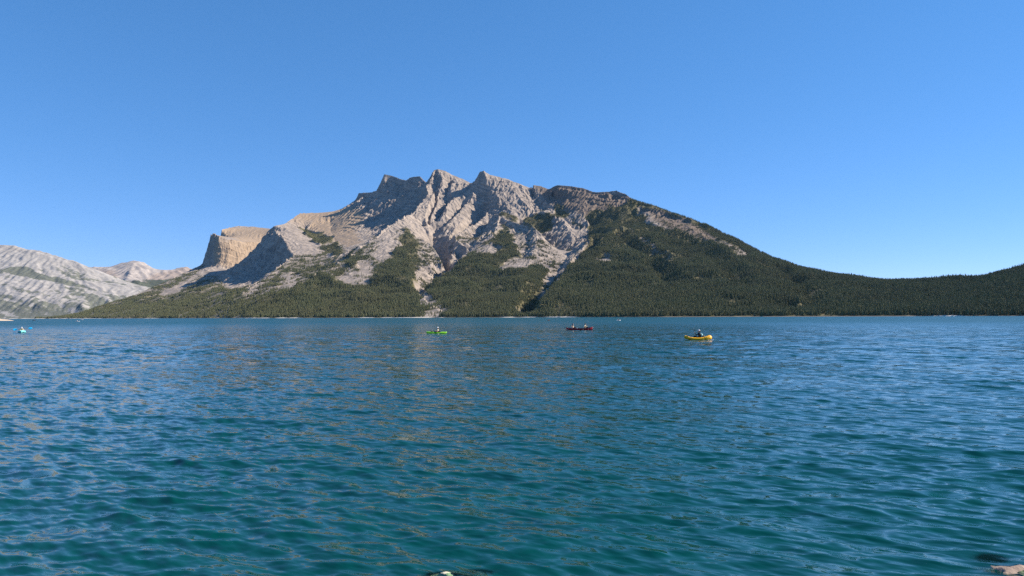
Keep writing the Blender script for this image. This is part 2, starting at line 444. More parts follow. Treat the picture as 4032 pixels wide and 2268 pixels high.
# far behind the crest the ground drops away
bx = np.arange(GX0, GX1, 5.0)
for yy, zz in ((GY1, 60.0),):
    eI.append(np.full(len(bx), (yy - GY0) / ST)); eJ.append((bx - GX0) / ST); eZ.append(np.full(len(bx), zz))
def behind_line(ln, back, frac):
    P = np.array([at(a, b, d * 1000.0) for a, b, d in ln])
    for p, q in zip(P[:-1], P[1:]):
        n = int(max(2, np.linalg.norm((q - p)[:2]) / 4))
        R = p + (q - p) * np.linspace(0, 1, n)[:, None]
        hd = R[:, :2] / np.linalg.norm(R[:, :2], axis=1)[:, None]
        B = R[:, :2] + hd * back
        eI.append(np.rint((B[:, 1] - GY0) / ST)); eJ.append(np.rint((B[:, 0] - GX0) / ST)); eZ.append(R[:, 2] * frac - back * .1)
behind_line(CREST2, 450, .62); behind_line(CREST2, 1000, .32); behind_line(SKYLINE[3:], 300, .55)
# the open lake left of the spur
for off, zz in ((-120, -6), (-350, -18), (-800, -30)):
    lx = np.concatenate([np.interp(np.linspace(0, 1, 400), np.linspace(0, 1, len(SKYLINE)), [at(a, b, d * 1000)[0] for a, b, d in SKYLINE])])
    ly = np.interp(np.linspace(0, 1, 400), np.linspace(0, 1, len(SKYLINE)), [d * 1000 for a, b, d in SKYLINE])
    kk = slice(0, 400) 
    eI.append(np.rint((ly - off * 1.2 - GY0) / ST)); eJ.append(np.rint((lx + off * 1.6 - GX0) / ST)); eZ.append(np.full(400, float(zz)))
eI = np.concatenate(eI).astype(int); eJ = np.concatenate(eJ).astype(int); eZ = np.concatenate(eZ)
ok = (eI >= 0) & (eI < shape[0]) & (eJ >= 0) & (eJ < shape[1])
I = np.concatenate([I, eI[ok]]); J = np.concatenate([J, eJ[ok]]); Z = np.concatenate([Z, eZ[ok]])
SI = np.concatenate(SI).astype(int); SJ = np.concatenate(SJ).astype(int); SZ = np.concatenate(SZ)
taken = np.zeros(shape, bool); taken[I, J] = True
for dx_, dy_ in ((0, 1), (1, 0), (0, -1), (-1, 0)):
    taken |= np.roll(taken, (dx_, dy_), (0, 1))
ok = ~taken[SI, SJ]
I = np.concatenate([I, SI[ok]]); J = np.concatenate([J, SJ[ok]]); Z = np.concatenate([Z, SZ[ok]])
H = harmonic(shape, I, J, Z)

# woods, scree and rock: where each grows or lies on the massif
PXg, PYg = project(GX, GY, H)
wob = fbm(GX / 190.0, GY / 190.0, 40, 4)
wob2 = fbm(GX / 190.0, GY / 190.0, 60, 4)
QX, QY = PXg + 16 * wob, PYg + 9 * wob2
VEG = [
 ([(100,1262),(230,1249),(388,1206),(500,1172),(582,1148),(640,1168),(760,1132),(870,1122),(900,1152),(1010,1150),(1010,1262)], .72),
 ([(500,1185),(640,1120),(737,1072),(792,1050),(800,1060),(700,1120),(600,1165)], .55),
 ([(740,1110),(800,1080),(870,1092),(870,1122),(760,1134)], .45),
 ([(900,1152),(1004,1125),(1091,1060),(1156,1008),(1190,1000),(1300,1010),(1378,1003),(1404,988),(1452,952),(1500,925),(1480,1000),(1520,1050),(1470,1130),(1250,1150),(1000,1240),(880,1212)], .57),
 ([(1170,895),(1230,905),(1310,928),(1320,955),(1260,965),(1200,925)], .95),
 ([(1250,975),(1330,960),(1360,990),(1330,1012),(1270,992)], .9),
 ([(1370,1010),(1415,990),(1410,1025),(1400,1060),(1350,1060)], .95),
 ([(960,1262),(960,1225),(1100,1165),(1250,1090),(1350,1110),(1430,1125),(1500,1050),(1545,1010),(1560,905),(1600,898),(1640,950),(1650,1020),(1625,1080),(1640,1140),(1660,1160),(1665,1262)], 1.0),
 ([(1605,900),(1660,950),(1725,985),(1752,1060),(1735,1100),(1690,1130),(1640,1140),(1625,1080),(1650,1010)], .55),
 ([(1668,1155),(1700,1132),(1768,1080),(1800,1038),(1850,1000),(1900,962),(1960,905),(1985,868),(2010,930),(2040,1000),(2110,1040),(2150,1060),(2140,1150),(2120,1180),(2140,1262),(1665,1262)], 1.0),
 ([(1965,835),(2045,868),(2035,884),(1965,852)], .9),
 ([(2000,870),(2110,893),(2138,940),(2215,1005),(2205,1070),(2180,1100),(2110,1040),(2040,1000),(2010,940)], .42),
 ([(1800,930),(1860,905),(1960,870),(1960,910),(1880,960),(1830,980),(1770,1040),(1750,980)], .45),
 ([(2055,872),(2130,828),(2172,838),(2185,900),(2135,920),(2085,902)], .95),
 ([(2165,865),(2190,800),(2235,815),(2245,840),(2225,868),(2180,850)], .95),
 ([(2235,885),(2245,858),(2310,888),(2290,905)], .7),
 ([(2240,990),(2205,960),(2150,940),(2250,985)], .5),
 ([(2100,1262),(2135,1180),(2200,1090),(2265,1030),(2300,960),(2318,920),(2300,850),(2330,828),(2400,835),(2460,805),(2490,770),(2650,815),(3298,1050),(3620,1090),(3800,1085),(4032,1000),(4300,900),(4800,850),(4800,1300)], 1.0),
 ([(2290,815),(2330,790),(2420,800),(2440,830),(2330,840)], .45),
]
BARE = [
 ([(1525,915),(1590,905),(1570,960),(1535,1005),(1508,1035),(1490,1000),(1465,965)], .14),
 ([(1400,1030),(1440,1018),(1480,1062),(1468,1090),(1430,1117),(1418,1080)], .12),
 ([(1355,1085),(1400,1075),(1412,1110),(1380,1127),(1355,1105)], .12),
 ([(1100,1160),(1190,1115),(1160,1070),(1105,1100)], .22),
 ([(1640,1060),(1700,1030),(1750,1055),(1730,1095),(1690,1120),(1645,1130)], .25),
 ([(1878,985),(1930,955),(1962,985),(1930,1018),(1888,1012)], .08),
 ([(1972,1068),(2010,1020),(2060,1008),(2112,1020),(2090,1047),(2030,1066)], .06),
 ([(2130,1120),(2170,1085),(2188,1105),(2160,1135)], .05),
 ([(1655,1150),(1690,1170),(1750,1215),(1760,1232),(1740,1236),(1690,1210),(1648,1180)], .05),
 ([(1660,1225),(1730,1230),(1730,1262),(1650,1262)], .3),
 ([(2490,803),(2560,828),(2700,868),(2760,890),(2800,930),(2860,980),(2760,950),(2640,905),(2560,880)], .42),
 ([(2800,930),(2900,975),(2960,1020),(2900,1010)], .45),
 ([(2455,893),(2530,928),(2600,985),(2655,1040),(2610,1035),(2530,955)], .55),
 ([(2350,1030),(2390,1010),(2400,1030),(2360,1045)], .2),
 ([(2640,1080),(2740,1110),(2760,1125),(2700,1110)], .5),
 ([(640,1175),(760,1135),(770,1142),(660,1185)], .2),
 ([(480,1222),(570,1212),(575,1217),(490,1230)], .15),
 ([(950,1170),(1010,1128),(1015,1136),(960,1178)], .15),
]
veg = np.zeros(shape, np.float32)
for poly, d in VEG:
    veg = np.where(in_poly(QX, QY, poly), np.maximum(veg, d), veg)
for poly, d in BARE:
    veg = np.where(in_poly(QX, QY, poly), np.minimum(veg, d), veg)
veg = blur(veg, 7)
TANP = [[(1090,883),(1183,830),(1326,825),(1400,815),(1440,860),(1400,900),(1385,960),(1350,935),(1300,935),(1230,905),(1150,890)], [(840,925),(873,895),(1070,890),(1090,905),(1050,950),(960,945)],
        [(850,940),(1050,950),(1000,1060),(850,1050)], [(1300,930),(1400,900),(1420,960),(1370,980)]]
BRNP = [[(2085,725),(2200,720),(2490,772),(2440,830),(2300,850),(2170,800)], [(2480,795),(2760,880),(2870,985),(2640,910)]]
tan = blur(sum(in_poly(QX, QY, p) for p in TANP).clip(0, 1).astype(np.float32), 6)
brn = blur(sum(in_poly(QX, QY, p) for p in BRNP).clip(0, 1).astype(np.float32), 6)

# relief: ravines down the slopes, ledges along the tilted beds, crags
Hs = blur(H, 5)
gyy, gxx = np.gradient(Hs, ST)
slope = np.hypot(gxx, gyy)
rock = (1 - smooth01(veg, .35, .8)) * smooth01(H, 60, 250)
farA = smooth01(GY, 6900, 7250) * (GX < -1900) + (GX > -1950)
tan = tan * np.clip(farA, 0, 1)
smoothscree = np.maximum(tan * .75, brn * .2) * (1 - smooth01(slope, .7, 1.1))
wx = GX + 45 * fbm(GX / 400, GY / 400, 21, 3); wy = GY + 45 * fbm(GX / 400, GY / 400, 25, 3)
D = np.zeros(shape, np.float32)
Hc = Hs.copy()
for k, (cell, amp) in enumerate(((240, 8), (120, 11), (64, 11), (36, 8), (20, 4.5))):
    gyy, gxx = np.gradient(blur(Hc, 1), ST)
    gl = np.hypot(gxx, gyy) + 1e-3
    g = gully_noise(wx / cell, wy / cell, -gxx / gl, -gyy / gl, 300 + 7 * k)
    w = (.55 + .45 * smooth01(gxx, -.5, .2)) * smooth01(gl, .1, .7) * (0.95 + .05 * rock) * (1 - .75 * smoothscree) * smooth01(H, 25, 160)
    g = 1 - 2 * np.sqrt(np.clip((1 - g) * .5, 0, 1))          # sharp ribs, rounded gullies
    d = amp * w * (g + .25) * (1 if k else .8)
    D += d
    Hc = Hc + d
dipx = .08 + .42 * smooth01(GX, -2300, -1500)
bed = (GX * dipx + GY * 0.10 + Hc * 1.0 + 35 * fbm(GX / 600, GY / 600, 71, 2))
def terrace(b, period, sharp):
    f = b / period + .35 * perlin(wx / 350, wy / 350, int(period)); i = np.floor(f); f = f - i
    a = .35 + .65 * _hash(i, i * 0, int(period) + 5)
    return period * (smooth01(f, .5 - sharp, .5 + sharp) - f) * a
scarpside = .18 + .82 * smooth01(np.gradient(Hs, ST, axis=1), -.15, .45)
scarpside = np.where(GX < -2250, np.maximum(scarpside, smooth01(slope, .8, 1.2)), scarpside)
ledge = (terrace(bed, 62.0, .16) * .50 + terrace(bed, 27.0, .2) * .42) * scarpside * np.where(GX < -2250, 1.0, .15 + .6 * smooth01(perlin(GX / 420, GY / 420, 88), -.05, .4)) + perlin(bed / 14.0, wx / 500.0, 83) * 2.2
D += ledge * rock * (1 - .7 * smoothscree) * smooth01(slope, .25, .6) * (1 + .9 * smooth01(slope, .9, 1.4))
crag = ridged(wx / 150, wy / 150, 90, 4, .55)
D += (crag - .6) * 9 * rock * (1 - .85 * smoothscree) * smooth01(slope, .3, .7)
D += (fbm(GX / 320, GY / 320, 95, 3) * 20 + (ridged(wx / 420, wy / 420, 97, 2) - .5) * 26) * smooth01(veg, .4, .9) * smooth01(H, 20, 160)
HT = H + D
# pull the sheet back onto the crests so that the outline stays where it is
keep = np.zeros(shape, np.float32)
ki, kj, kz = polyline_cells([SKYLINE, CREST, CREST2], GX0, GY0, ST, shape)
keep[ki, kj] = 1
keep = np.clip(blur(keep, 9) * 8, 0, 1)
east = smooth01(GX / GY, .25, .33)
HT = H + D * (1 - (.72 + .28 * east) * keep) * (1 - .6 * east)
HT = np.where(HT < 0.5, np.minimum(HT, H + .3), HT)

# mesh
view = (np.abs(GX) < .80 * GY + 260) & (HT > -9)
behind = GY > np.interp(GX / GY, [(a - CX) / FPX for a, b, d in CREST2], [d * 1000 + 900 for a, b, d in CREST2])
behind &= (GX / GY) > (1140 - CX) / FPX
view &= ~behind
fv = view[:-1, :-1] & view[1:, :-1] & view[:-1, 1:] & view[1:, 1:]
vid = -np.ones(shape, int)
used = np.zeros(shape, bool)
used[:-1, :-1] |= fv; used[1:, :-1] |= fv; used[:-1, 1:] |= fv; used[1:, 1:] |= fv
vid[used] = np.arange(used.sum())
a, b, c, d = vid[:-1, :-1][fv], vid[:-1, 1:][fv], vid[1:, 1:][fv], vid[1:, :-1][fv]
quads = np.stack([a, b, c, d], 1)
me = mesh_np('mountain', np.stack([GX[used], GY[used], HT[used]], 1), quads=quads, smooth=False)
set_attr(me, 'veg', veg[used]); set_attr(me, 'tan', tan[used]); set_attr(me, 'brown', brn[used])
print('massif quads', len(quads))

def rock_material(name, c_light, c_dark, c_tan, c_brown, c_floor, dip=(0.50, 0.10, 1.0)):
    t = NT(name)
    P = t.pos()
    n1 = t.noise(0.006, 6, .65, P).outputs['Fac']
    n2 = t.noise(0.03, 3, .6, P).outputs['Fac']
    # tilted beds
    dot = t.n('ShaderNodeVectorMath', operation='DOT_PRODUCT'); t.l(P, dot.inputs[0]); dot.inputs[1].default_value = dip
    cmb = t.n('ShaderNodeCombineXYZ')
    t.l(t.math('ADD', t.math('MULTIPLY', dot.outputs['Value'], .045), t.math('MULTIPLY', n1, 6.0)), cmb.inputs[0])
    n3 = t.noise(1.0, 3, .6, cmb.outputs[0]).outputs['Fac']
    base = t.mix(t.ramp(n3, [(.40, 0.0), (.60, 1.0)]), c_dark, c_light)
    base = t.mix(t.ramp(n2, [(.35, 0.0), (.7, .55)]), base, tuple(min(1, v * 1.22) for v in c_light))
    n4 = t.noise(0.011, 4, .6, P).outputs['Fac']
    base = t.mix(t.ramp(n4, [(.47, 0.0), (.66, .7)]), base, c_dark)
    tn = t.math('MULTIPLY', t.attr('tan'), t.ramp(n1, [(.3, .75), (.6, 1.0)]))
    base = t.mix(tn, base, t.mix(n2, tuple(v * .86 for v in c_tan), tuple(v * 1.1 for v in c_tan)))
    base = t.mix(t.math('MULTIPLY', t.attr('brown'), .85), base, t.mix(n3, tuple(v * .7 for v in c_brown), c_brown))
    vg = t.math('ADD', t.attr('veg'), t.math('MULTIPLY', t.math('SUBTRACT', n2, .5), 1.0))
    fl = t.mix(n2, tuple(v * .7 for v in c_floor), tuple(v * 1.25 for v in c_floor))
    base = t.mix(t.ramp(vg, [(.55, 0.0), (.85, 1.0)]), base, fl)
    hgt = t.math('ADD', t.math('MULTIPLY', n2, 1.0), t.math('MULTIPLY', n3, .6))
    t.bsdf(base, .95, .1, t.bump(hgt, .6, 6.0))
    return t.mat

M_ROCK = rock_material('massif_rock', (.335, .285, .24), (.165, .146, .130), (.325, .246, .170), (.175, .135, .105), (.115, .105, .058))
mountain = link('mountain', me, mat=M_ROCK)
tag(mountain, kind='structure')
# ------------------------------------------------------------------ the mountains at the head of the lake
def height_sheet(name, lines, x0, x1, y0, y1, st, mat, vegfn, amps, back):
    gx = np.arange(x0, x1 + 1, st); gy = np.arange(y0, y1 + 1, st)
    X, Y = np.meshgrid(gx, gy)
    I, J, Z = polyline_cells(lines, x0, y0, st, X.shape)
    ex = np.arange(len(gx)); n = X.shape[0] - 1
    I = np.concatenate([I, np.full(len(ex), n), np.full(len(ex), 0)])
    J = np.concatenate([J, ex, ex]); Z = np.concatenate([Z, np.full(len(ex), back), np.full(len(ex), -14.0)])
    Hh = harmonic(X.shape, I, J, Z)
    gyy, gxx = np.gradient(blur(Hh, 4), st)
    gl = np.hypot(gxx, gyy) + 1e-3
    wx = X + 60 * fbm(X / 500, Y / 500, 121, 3); wy = Y + 60 * fbm(X / 500, Y / 500, 125, 3)
    Dd = 0
    for k, (cell, amp) in enumerate(amps):
        Dd = Dd + amp * gully_noise(wx / cell, wy / cell, -gxx / gl, -gyy / gl, 400 + 7 * k)
    bed = X * .30 + Y * .05 + Hh + 60 * fbm(X / 900, Y / 900, 171, 2)
    Dd = Dd + perlin(bed / 60, wx / 1500, 180) * 8 + perlin(bed / 27, wx / 900, 181) * 6
    Dd = Dd * smooth01(gl, .08, .35) * smooth01(Hh, 10, 150)
    Hh = Hh + Dd
    px, py = project(X, Y, Hh)
    vis = Hh > -12
    f = vis[:-1, :-1] | vis[1:, :-1] | vis[:-1, 1:] | vis[1:, 1:]
    idx = np.arange(X.size).reshape(X.shape)
    q = np.stack([idx[:-1, :-1][f], idx[:-1, 1:][f], idx[1:, 1:][f], idx[1:, :-1][f]], 1)
    me = mesh_np(name, np.stack([X, Y, Hh], -1).reshape(-1, 3), quads=q)
    v, tn, br = vegfn(X, Y, Hh, px, py, bed)
    set_attr(me, 'veg', v); set_attr(me, 'tan', tn); set_attr(me, 'brown', br)
    o = link(name, me, mat=mat)
    tag(o, kind='structure')
    return o

ML_LINES = [
 [(-700,1000,10.3),(-420,970,10.4),(-200,955,10.5),(0,964,10.5),(60,967,10.5),(100,981,10.5),(160,988,10.4),(220,1006,10.35),(290,1029,10.3),(350,1053,10.2),(420,1086,10.1),(470,1106,10.0),(530,1126,9.9),(575,1134,9.85),(640,1165,9.7),(720,1200,9.5)],
 [(-60,1000,10.2),(20,1075,9.6),(60,1110,9.35),(110,1160,9.0),(170,1200,8.75)],
 [(100,990,10.35),(130,1060,9.8),(200,1110,9.45),(280,1170,9.05),(330,1215,8.75)],
 [(250,1040,10.15),(300,1090,9.75),(380,1140,9.4),(430,1190,9.05)],
 [(-150,1050,9.7),(-60,1150,9.0),(20,1215,8.7)],
 [(560,1140,9.7),(520,1180,9.3),(470,1225,8.9)],
 [(-800,1252,8.4),(0,1253,8.5),(200,1253,8.6),(400,1252,8.7),(800,1250,8.8)],
]
def ml_veg(X, Y, H, px, py, bed):
    band = perlin(bed / 75, X / 1300 + 5, 210) + .55 * perlin(bed / 33, X / 700, 211) + .35 * fbm(X / 160, Y / 160, 213, 3)
    low = smooth01(py, 1120, 1235)
    fine = fbm(X / 75, Y / 75, 214, 3)
    v = smooth01(band + .5 * fine + 1.25 * low, .12, .6) * smooth01(py, 985, 1080) * .85
    q = in_poly(px + 8 * fbm(X / 200, Y / 200, 217, 3), py + 4 * fbm(X / 200, Y / 200, 218, 3),
                [(-60,1040),(5,1062),(40,1050),(95,1047),(180,1082),(260,1098),(340,1128),(420,1152),(300,1130),(200,1110),(60,1085),(0,1068)])
    v = np.maximum(v, blur(q.astype(np.float32), 1))
    return v, np.zeros(v.shape), smooth01(-py, -1010, -960) * .25
M_LEFT = rock_material('pale_hazed_limestone', (.33, .315, .295), (.235, .228, .215), (.38, .31, .24), (.31, .26, .215), (.125, .135, .108), (.30, .05, 1.0))  # distance haze put into the colours: low rock contrast, lightened cool wood floor
height_sheet('mountain', ML_LINES, -9600, -3900, 8050, 11800, 17, M_LEFT, ml_veg, ((300, 9), (130, 9), (60, 7)), 200)

MF_LINES = [
 [(150,1090,15.2),(250,1070,15.2),(350,1052,15.2),(435,1050,15.2),(470,1041,15.2),(500,1033,15.2),(525,1026,15.2),(545,1027,15.2),(562,1031,15.2),(585,1046,15.2),(612,1066,15.2),(640,1069,15.3),(690,1064,15.4),(725,1050,15.4),(752,1059,15.4),(800,1085,15.4),(900,1110,15.4)],
 [(535,1030,15.1),(520,1060,14.4),(500,1090,13.9),(560,1120,13.3)],
 [(440,1055,15.0),(430,1080,14.4),(420,1110,13.8)],
 [(725,1053,15.2),(660,1085,14.5),(600,1110,13.9),(540,1150,13.2)],
 [(480,1095,14.2),(560,1107,14.1),(620,1095,14.4)],
]
def mf_veg(X, Y, H, px, py, bed):
    v = smooth01(py + 14 * fbm(X / 300, Y / 300, 231, 4), 1088, 1112)
    br = blur(in_poly(px, py, [(380,1060),(450,1065),(470,1100),(430,1090)]).astype(np.float32) + in_poly(px, py, [(600,1080),(760,1048),(780,1100),(560,1120)]).astype(np.float32), 3)
    return v, np.zeros(v.shape), br
M_FAR = rock_material('far_limestone', (.38, .34, .305), (.26, .235, .215), (.40, .30, .21), (.32, .26, .215), (.07, .08, .055), (.2, .05, 1.0))
height_sheet('mountain', MF_LINES, -11500, -5200, 12200, 17500, 30, M_FAR, mf_veg, ((420, 26), (190, 18), (90, 8)), 300)

# ------------------------------------------------------------------ woods
def conifer_mesh(name, seed, tiers=7, seg=7, r0=.145, skirt=.06, bare=.05):
    """a spruce one unit high: trunk and jagged drooping tiers"""
    rg = random.Random(seed)
    V, T = [], []
    for k in range(5):
        a = 2 * math.pi * k / 5
        V.append((.016 * math.cos(a), .016 * math.sin(a), -.06))
    V.append((0, 0, .8))
    T += [(k, (k + 1) % 5, 5) for k in range(5)]
    nt = len(T)
    for i in range(tiers):
        f = i / (tiers - 1)
        zb = bare + (1 - bare) * (f ** .92) * .88
        rr = r0 * (1 - f) ** .85 + .022
        top = min(1.0, zb + .26 * (1 - .45 * f))
        if i == tiers - 1: top = 1.0
        b = len(V)
        ox, oy = rg.uniform(-.01, .01), rg.uniform(-.01, .01)
        V.append((ox, oy, top))
        ph = rg.random() * 6.3
        for k in range(seg * 2):
            a = ph + math.pi * k / seg + rg.uniform(-.12, .12)
            q = rr * (rg.uniform(.82, 1.2) if k % 2 == 0 else rg.uniform(.38, .6))
            V.append((ox + q * math.cos(a), oy + q * math.sin(a), zb + (rg.uniform(-.03, .01) if k % 2 == 0 else rg.uniform(.01, .04))))
        for k in range(seg * 2):
            T.append((b, b + 1 + k, b + 1 + (k + 1) % (seg * 2)))
    me = mesh_np(name, V, tris=T, smooth=False)
    mi = np.ones(len(T), np.int32); mi[:nt] = 0
    me.materials.append(M_BARK); me.materials.append(M_NEEDLE)
    me.polygons.foreach_set('material_index', mi)
    return me

t = NT('bark'); t.bsdf((.085, .06, .045), .95, .1); M_BARK = t.mat
def needle_material():
    t = NT('spruce_needles')
    oi = t.n('ShaderNodeObjectInfo')
    mp = t.n('ShaderNodeMapping'); mp.inputs['Scale'].default_value = (.004, .004, .0)
    t.l(oi.outputs['Location'], mp.inputs['Vector'])
    n = t.noise(1.0, 5, .7, mp.outputs[0]).outputs['Fac']
    c = t.mix(oi.outputs['Random'], (.078, .082, .044), (.205, .198, .100))
    c = t.mix(t.ramp(n, [(.38, 0), (.58, .85)]), c, (.155, .165, .082))
    # a few aspens turning in clumps
    k = t.math('ADD', n, t.math('MULTIPLY', oi.outputs['Random'], .10))
    c = t.mix(t.ramp(k, [(.735, 0), (.78, .8)]), c, (.16, .17, .045))
    g = t.noise(.55, 2, .5, t.pos()).outputs['Fac']
    c = t.mix(t.ramp(g, [(.3, .0), (.7, .35)]), c, (.060, .070, .036))
    b = t.bsdf(c, .85, .15)
    return t.mat
M_NEEDLE = needle_material()
TREES = [conifer_mesh('pine_tree', 1), conifer_mesh('pine_tree', 2, 8, 6, .12), conifer_mesh('pine_tree', 3, 6, 7, .165), conifer_mesh('pine_tree', 4, 7, 6, .135, bare=.12)]

# where they stand: thick where the veg map says, none on the beach or in the lake
tx0 = RNG.uniform(0, 1, 3600000) * (shape[1] - 2); ty0 = RNG.uniform(0, 1, 3600000) * (shape[0] - 2)
ii, jj = ty0.astype(int), tx0.astype(int)
ok = used[ii, jj] & used[ii + 1, jj + 1]
tx0, ty0, ii, jj = tx0[ok], ty0[ok], ii[ok], jj[ok]
fx, fy = tx0 - jj, ty0 - ii
def bil(A): return (A[ii, jj] * (1 - fx) * (1 - fy) + A[ii, jj + 1] * fx * (1 - fy) + A[ii + 1, jj] * (1 - fx) * fy + A[ii + 1, jj + 1] * fx * fy)
WX, WY, WZ, WV = GX0 + tx0 * ST, GY0 + ty0 * ST, bil(HT), bil(veg)
clump = fbm(WX / 70, WY / 70, 500, 3)
clump2 = fbm(WX / 26, WY / 26, 510, 2)
WV = WV + .22 * fbm(WX / 240, WY / 240, 540, 4) * (WV > .03) * (1 - .5 * smooth01(WV, .8, 1))
pr = smooth01(WV + (clump * .75 + clump2 * .55) * (1 - .85 * smooth01(WV, .75, 1.0)), .42, 1.0)
pr *= np.where(WV > .02, 1, 0) * (1 - .8 * smooth01(fbm(WX / 120, WY / 190, 520, 4), .18, .6)) * (.62 + .38 * smooth01(fbm(WX / 300, WY / 300, 530, 2), -.4, .3))
pr = np.maximum(pr, .02 * (WV > .04))
dens = pr * .92
sl = np.hypot(*np.gradient(HT, ST))[ii, jj]
dens *= 1 - .85 * smooth01(sl, 1.0, 1.6)
ok = (RNG.uniform(0, 1, len(WX)) < dens) & (WZ > 1.3) & (WY > shore_y(WX) + 9)
ok &= np.abs(WX) < .76 * WY + 60
WX, WY, WZ, WV = WX[ok], WY[ok], WZ[ok], WV[ok]
hgt = RNG.normal(15.0, 2.6, len(WX)).clip(8, 22) * (1 - .42 * smooth01(WZ, 250, 800)) * (.72 + .28 * smooth01(WV, .3, .9))
print('trees', len(WX))
wid = RNG.uniform(.85, 1.3, len(WX))
order = np.argsort(np.hypot(WX, WY) / hgt + 1e4 * (np.abs(WX) > .70 * WY))
near, rest = order[:300], order[300:]
# trees off the shoreline row are one wood
pm = bpy.data.meshes.new('forest')
pm.vertices.add(len(rest))
pm.vertices.foreach_set('co', np.stack([WX[rest], WY[rest], WZ[rest] - .3], 1).astype(np.float32).ravel())
for nm, ar in (('tree_height', hgt[rest]), ('tree_width', wid[rest]), ('tree_turn', RNG.uniform(0, 6.28, len(rest)))):
    set_attr(pm, nm, ar)
a_ = pm.attributes.new('tree_kind', 'INT', 'POINT'); a_.data.foreach_set('value', RNG.integers(0, 4, len(rest)).astype(np.int32))
forest = link('forest', pm)
tag(forest, 'dark green conifer forest covering the lower slopes of the mountain', 'forest', kind='stuff')
srcs = []
for k, tm in enumerate(TREES):
    o = bpy.data.objects.new('pine_tree_source', tm)      # mesh holder for the instances, linked to no collection of the scene
    srcs.append(o)
ng = bpy.data.node_groups.new('forest_nodes', 'GeometryNodeTree')
ng.interface.new_socket('Geometry', in_out='INPUT', socket_type='NodeSocketGeometry')
ng.interface.new_socket('Geometry', in_out='OUTPUT', socket_type='NodeSocketGeometry')
gi = ng.nodes.new('NodeGroupInput'); go_ = ng.nodes.new('NodeGroupOutput')
iop = ng.nodes.new('GeometryNodeInstanceOnPoints')
m2p = ng.nodes.new('GeometryNodeMeshToPoints')
g2i = ng.nodes.new('GeometryNodeGeometryToInstance')
for o in reversed(srcs):
    oin = ng.nodes.new('GeometryNodeObjectInfo'); oin.inputs['Object'].default_value = o
    oin.transform_space = 'ORIGINAL'
    ng.links.new(oin.outputs['Geometry'], g2i.inputs[0])
def named(n, typ='FLOAT'):
    nd = ng.nodes.new('GeometryNodeInputNamedAttribute'); nd.data_type = typ; nd.inputs['Name'].default_value = n
    return nd.outputs[0]
cx_ = ng.nodes.new('ShaderNodeCombineXYZ'); mm = ng.nodes.new('ShaderNodeMath'); mm.operation = 'MULTIPLY'
hh_ = named('tree_height')
ng.links.new(hh_, mm.inputs[0]); ng.links.new(named('tree_width'), mm.inputs[1])
ng.links.new(mm.outputs[0], cx_.inputs[0]); ng.links.new(mm.outputs[0], cx_.inputs[1]); ng.links.new(hh_, cx_.inputs[2])
cr_ = ng.nodes.new('ShaderNodeCombineXYZ'); ng.links.new(named('tree_turn'), cr_.inputs[2])
ng.links.new(gi.outputs[0], m2p.inputs[0]); ng.links.new(m2p.outputs[0], iop.inputs['Points'])
ng.links.new(g2i.outputs[0], iop.inputs['Instance'])
iop.inputs['Pick Instance'].default_value = True
ng.links.new(named('tree_kind', 'INT'), iop.inputs['Instance Index'])
ng.links.new(cx_.outputs[0], iop.inputs['Scale']); ng.links.new(cr_.outputs[0], iop.inputs['Rotation'])
ng.links.new(iop.outputs[0], go_.inputs[0])
md = forest.modifiers.new('trees', 'NODES'); md.node_group = ng
for k in near:
    o = link('pine_tree', TREES[int(k) % 4])
    o.location = (WX[k], WY[k], WZ[k] - .3)
    o.rotation_euler = (0, 0, float(k) * 1.7)
    o.scale = (hgt[k] * wid[k], hgt[k] * wid[k], hgt[k])
    tp = CX + FPX * WX[k] / WY[k]
    where = ('left of the red canoe' if tp < 2220 else 'between the red canoe and the yellow packraft' if tp < 2690 else 'above the yellow packraft' if tp < 2830
             else 'between the packraft and the pale right beach' if tp < 3570 else 'behind the pale beach on the right' if tp < 3810 else 'right of the pale right beach')
    tag(o, 'conifer in the shore row ' + where, 'tree', 'shore row conifers ' + where)

# ------------------------------------------------------------------ pale gravel along the water's edge
t = NT('shore_gravel')
n = t.noise(.35, 4, .6, t.pos()).outputs['Fac']
t.bsdf(t.mix(t.attr('pale'), t.mix(n, (.10, .085, .07), (.17, .15, .125)), t.mix(n, (.50, .46, .40), (.66, .62, .55))), .95, .1)
M_GRAVEL = t.mat
bx_ = np.arange(-4050, 1650, 6.0)
by_ = shore_y(bx_)
bpx = CX + FPX * bx_ / by_
pale = np.zeros(len(bx_))
for a_, b_ in ((-200, 420), (560, 640), (930, 1200), (1400, 1760), (1960, 2310), (3570, 3800), (2890, 2915)):
    pale = np.maximum(pale, smooth01(bpx, a_, a_ + 30) * (1 - smooth01(bpx, b_ - 30, b_)))
pale = pale * smooth01(perlin(bx_ / 60, bx_ * 0, 77), -.5, 0)
ww = 5 + 9 * pale + 2 * perlin(bx_ / 25, bx_ * 0 + 2, 78)
rows = []
for f, z in ((-.6, -.6), (0, .25), (.5, 1.1), (1.0, 1.7), (1.5, 2.2)):
    rows.append(np.stack([bx_, by_ - 6 + ww * f, z * (.6 + .5 * pale) + .15 * perlin(bx_ / 9, bx_ * 0 + f * 5, 79)], 1))
V = np.concatenate(rows); nb = len(bx_)
Q = [(r * nb + k, r * nb + k + 1, (r + 1) * nb + k + 1, (r + 1) * nb + k) for r in range(4) for k in range(nb - 1)]
me = mesh_np('beach', V, quads=Q); set_attr(me, 'pale', np.tile(pale, 5))
tag(link('beach', me, mat=M_GRAVEL), kind='structure')
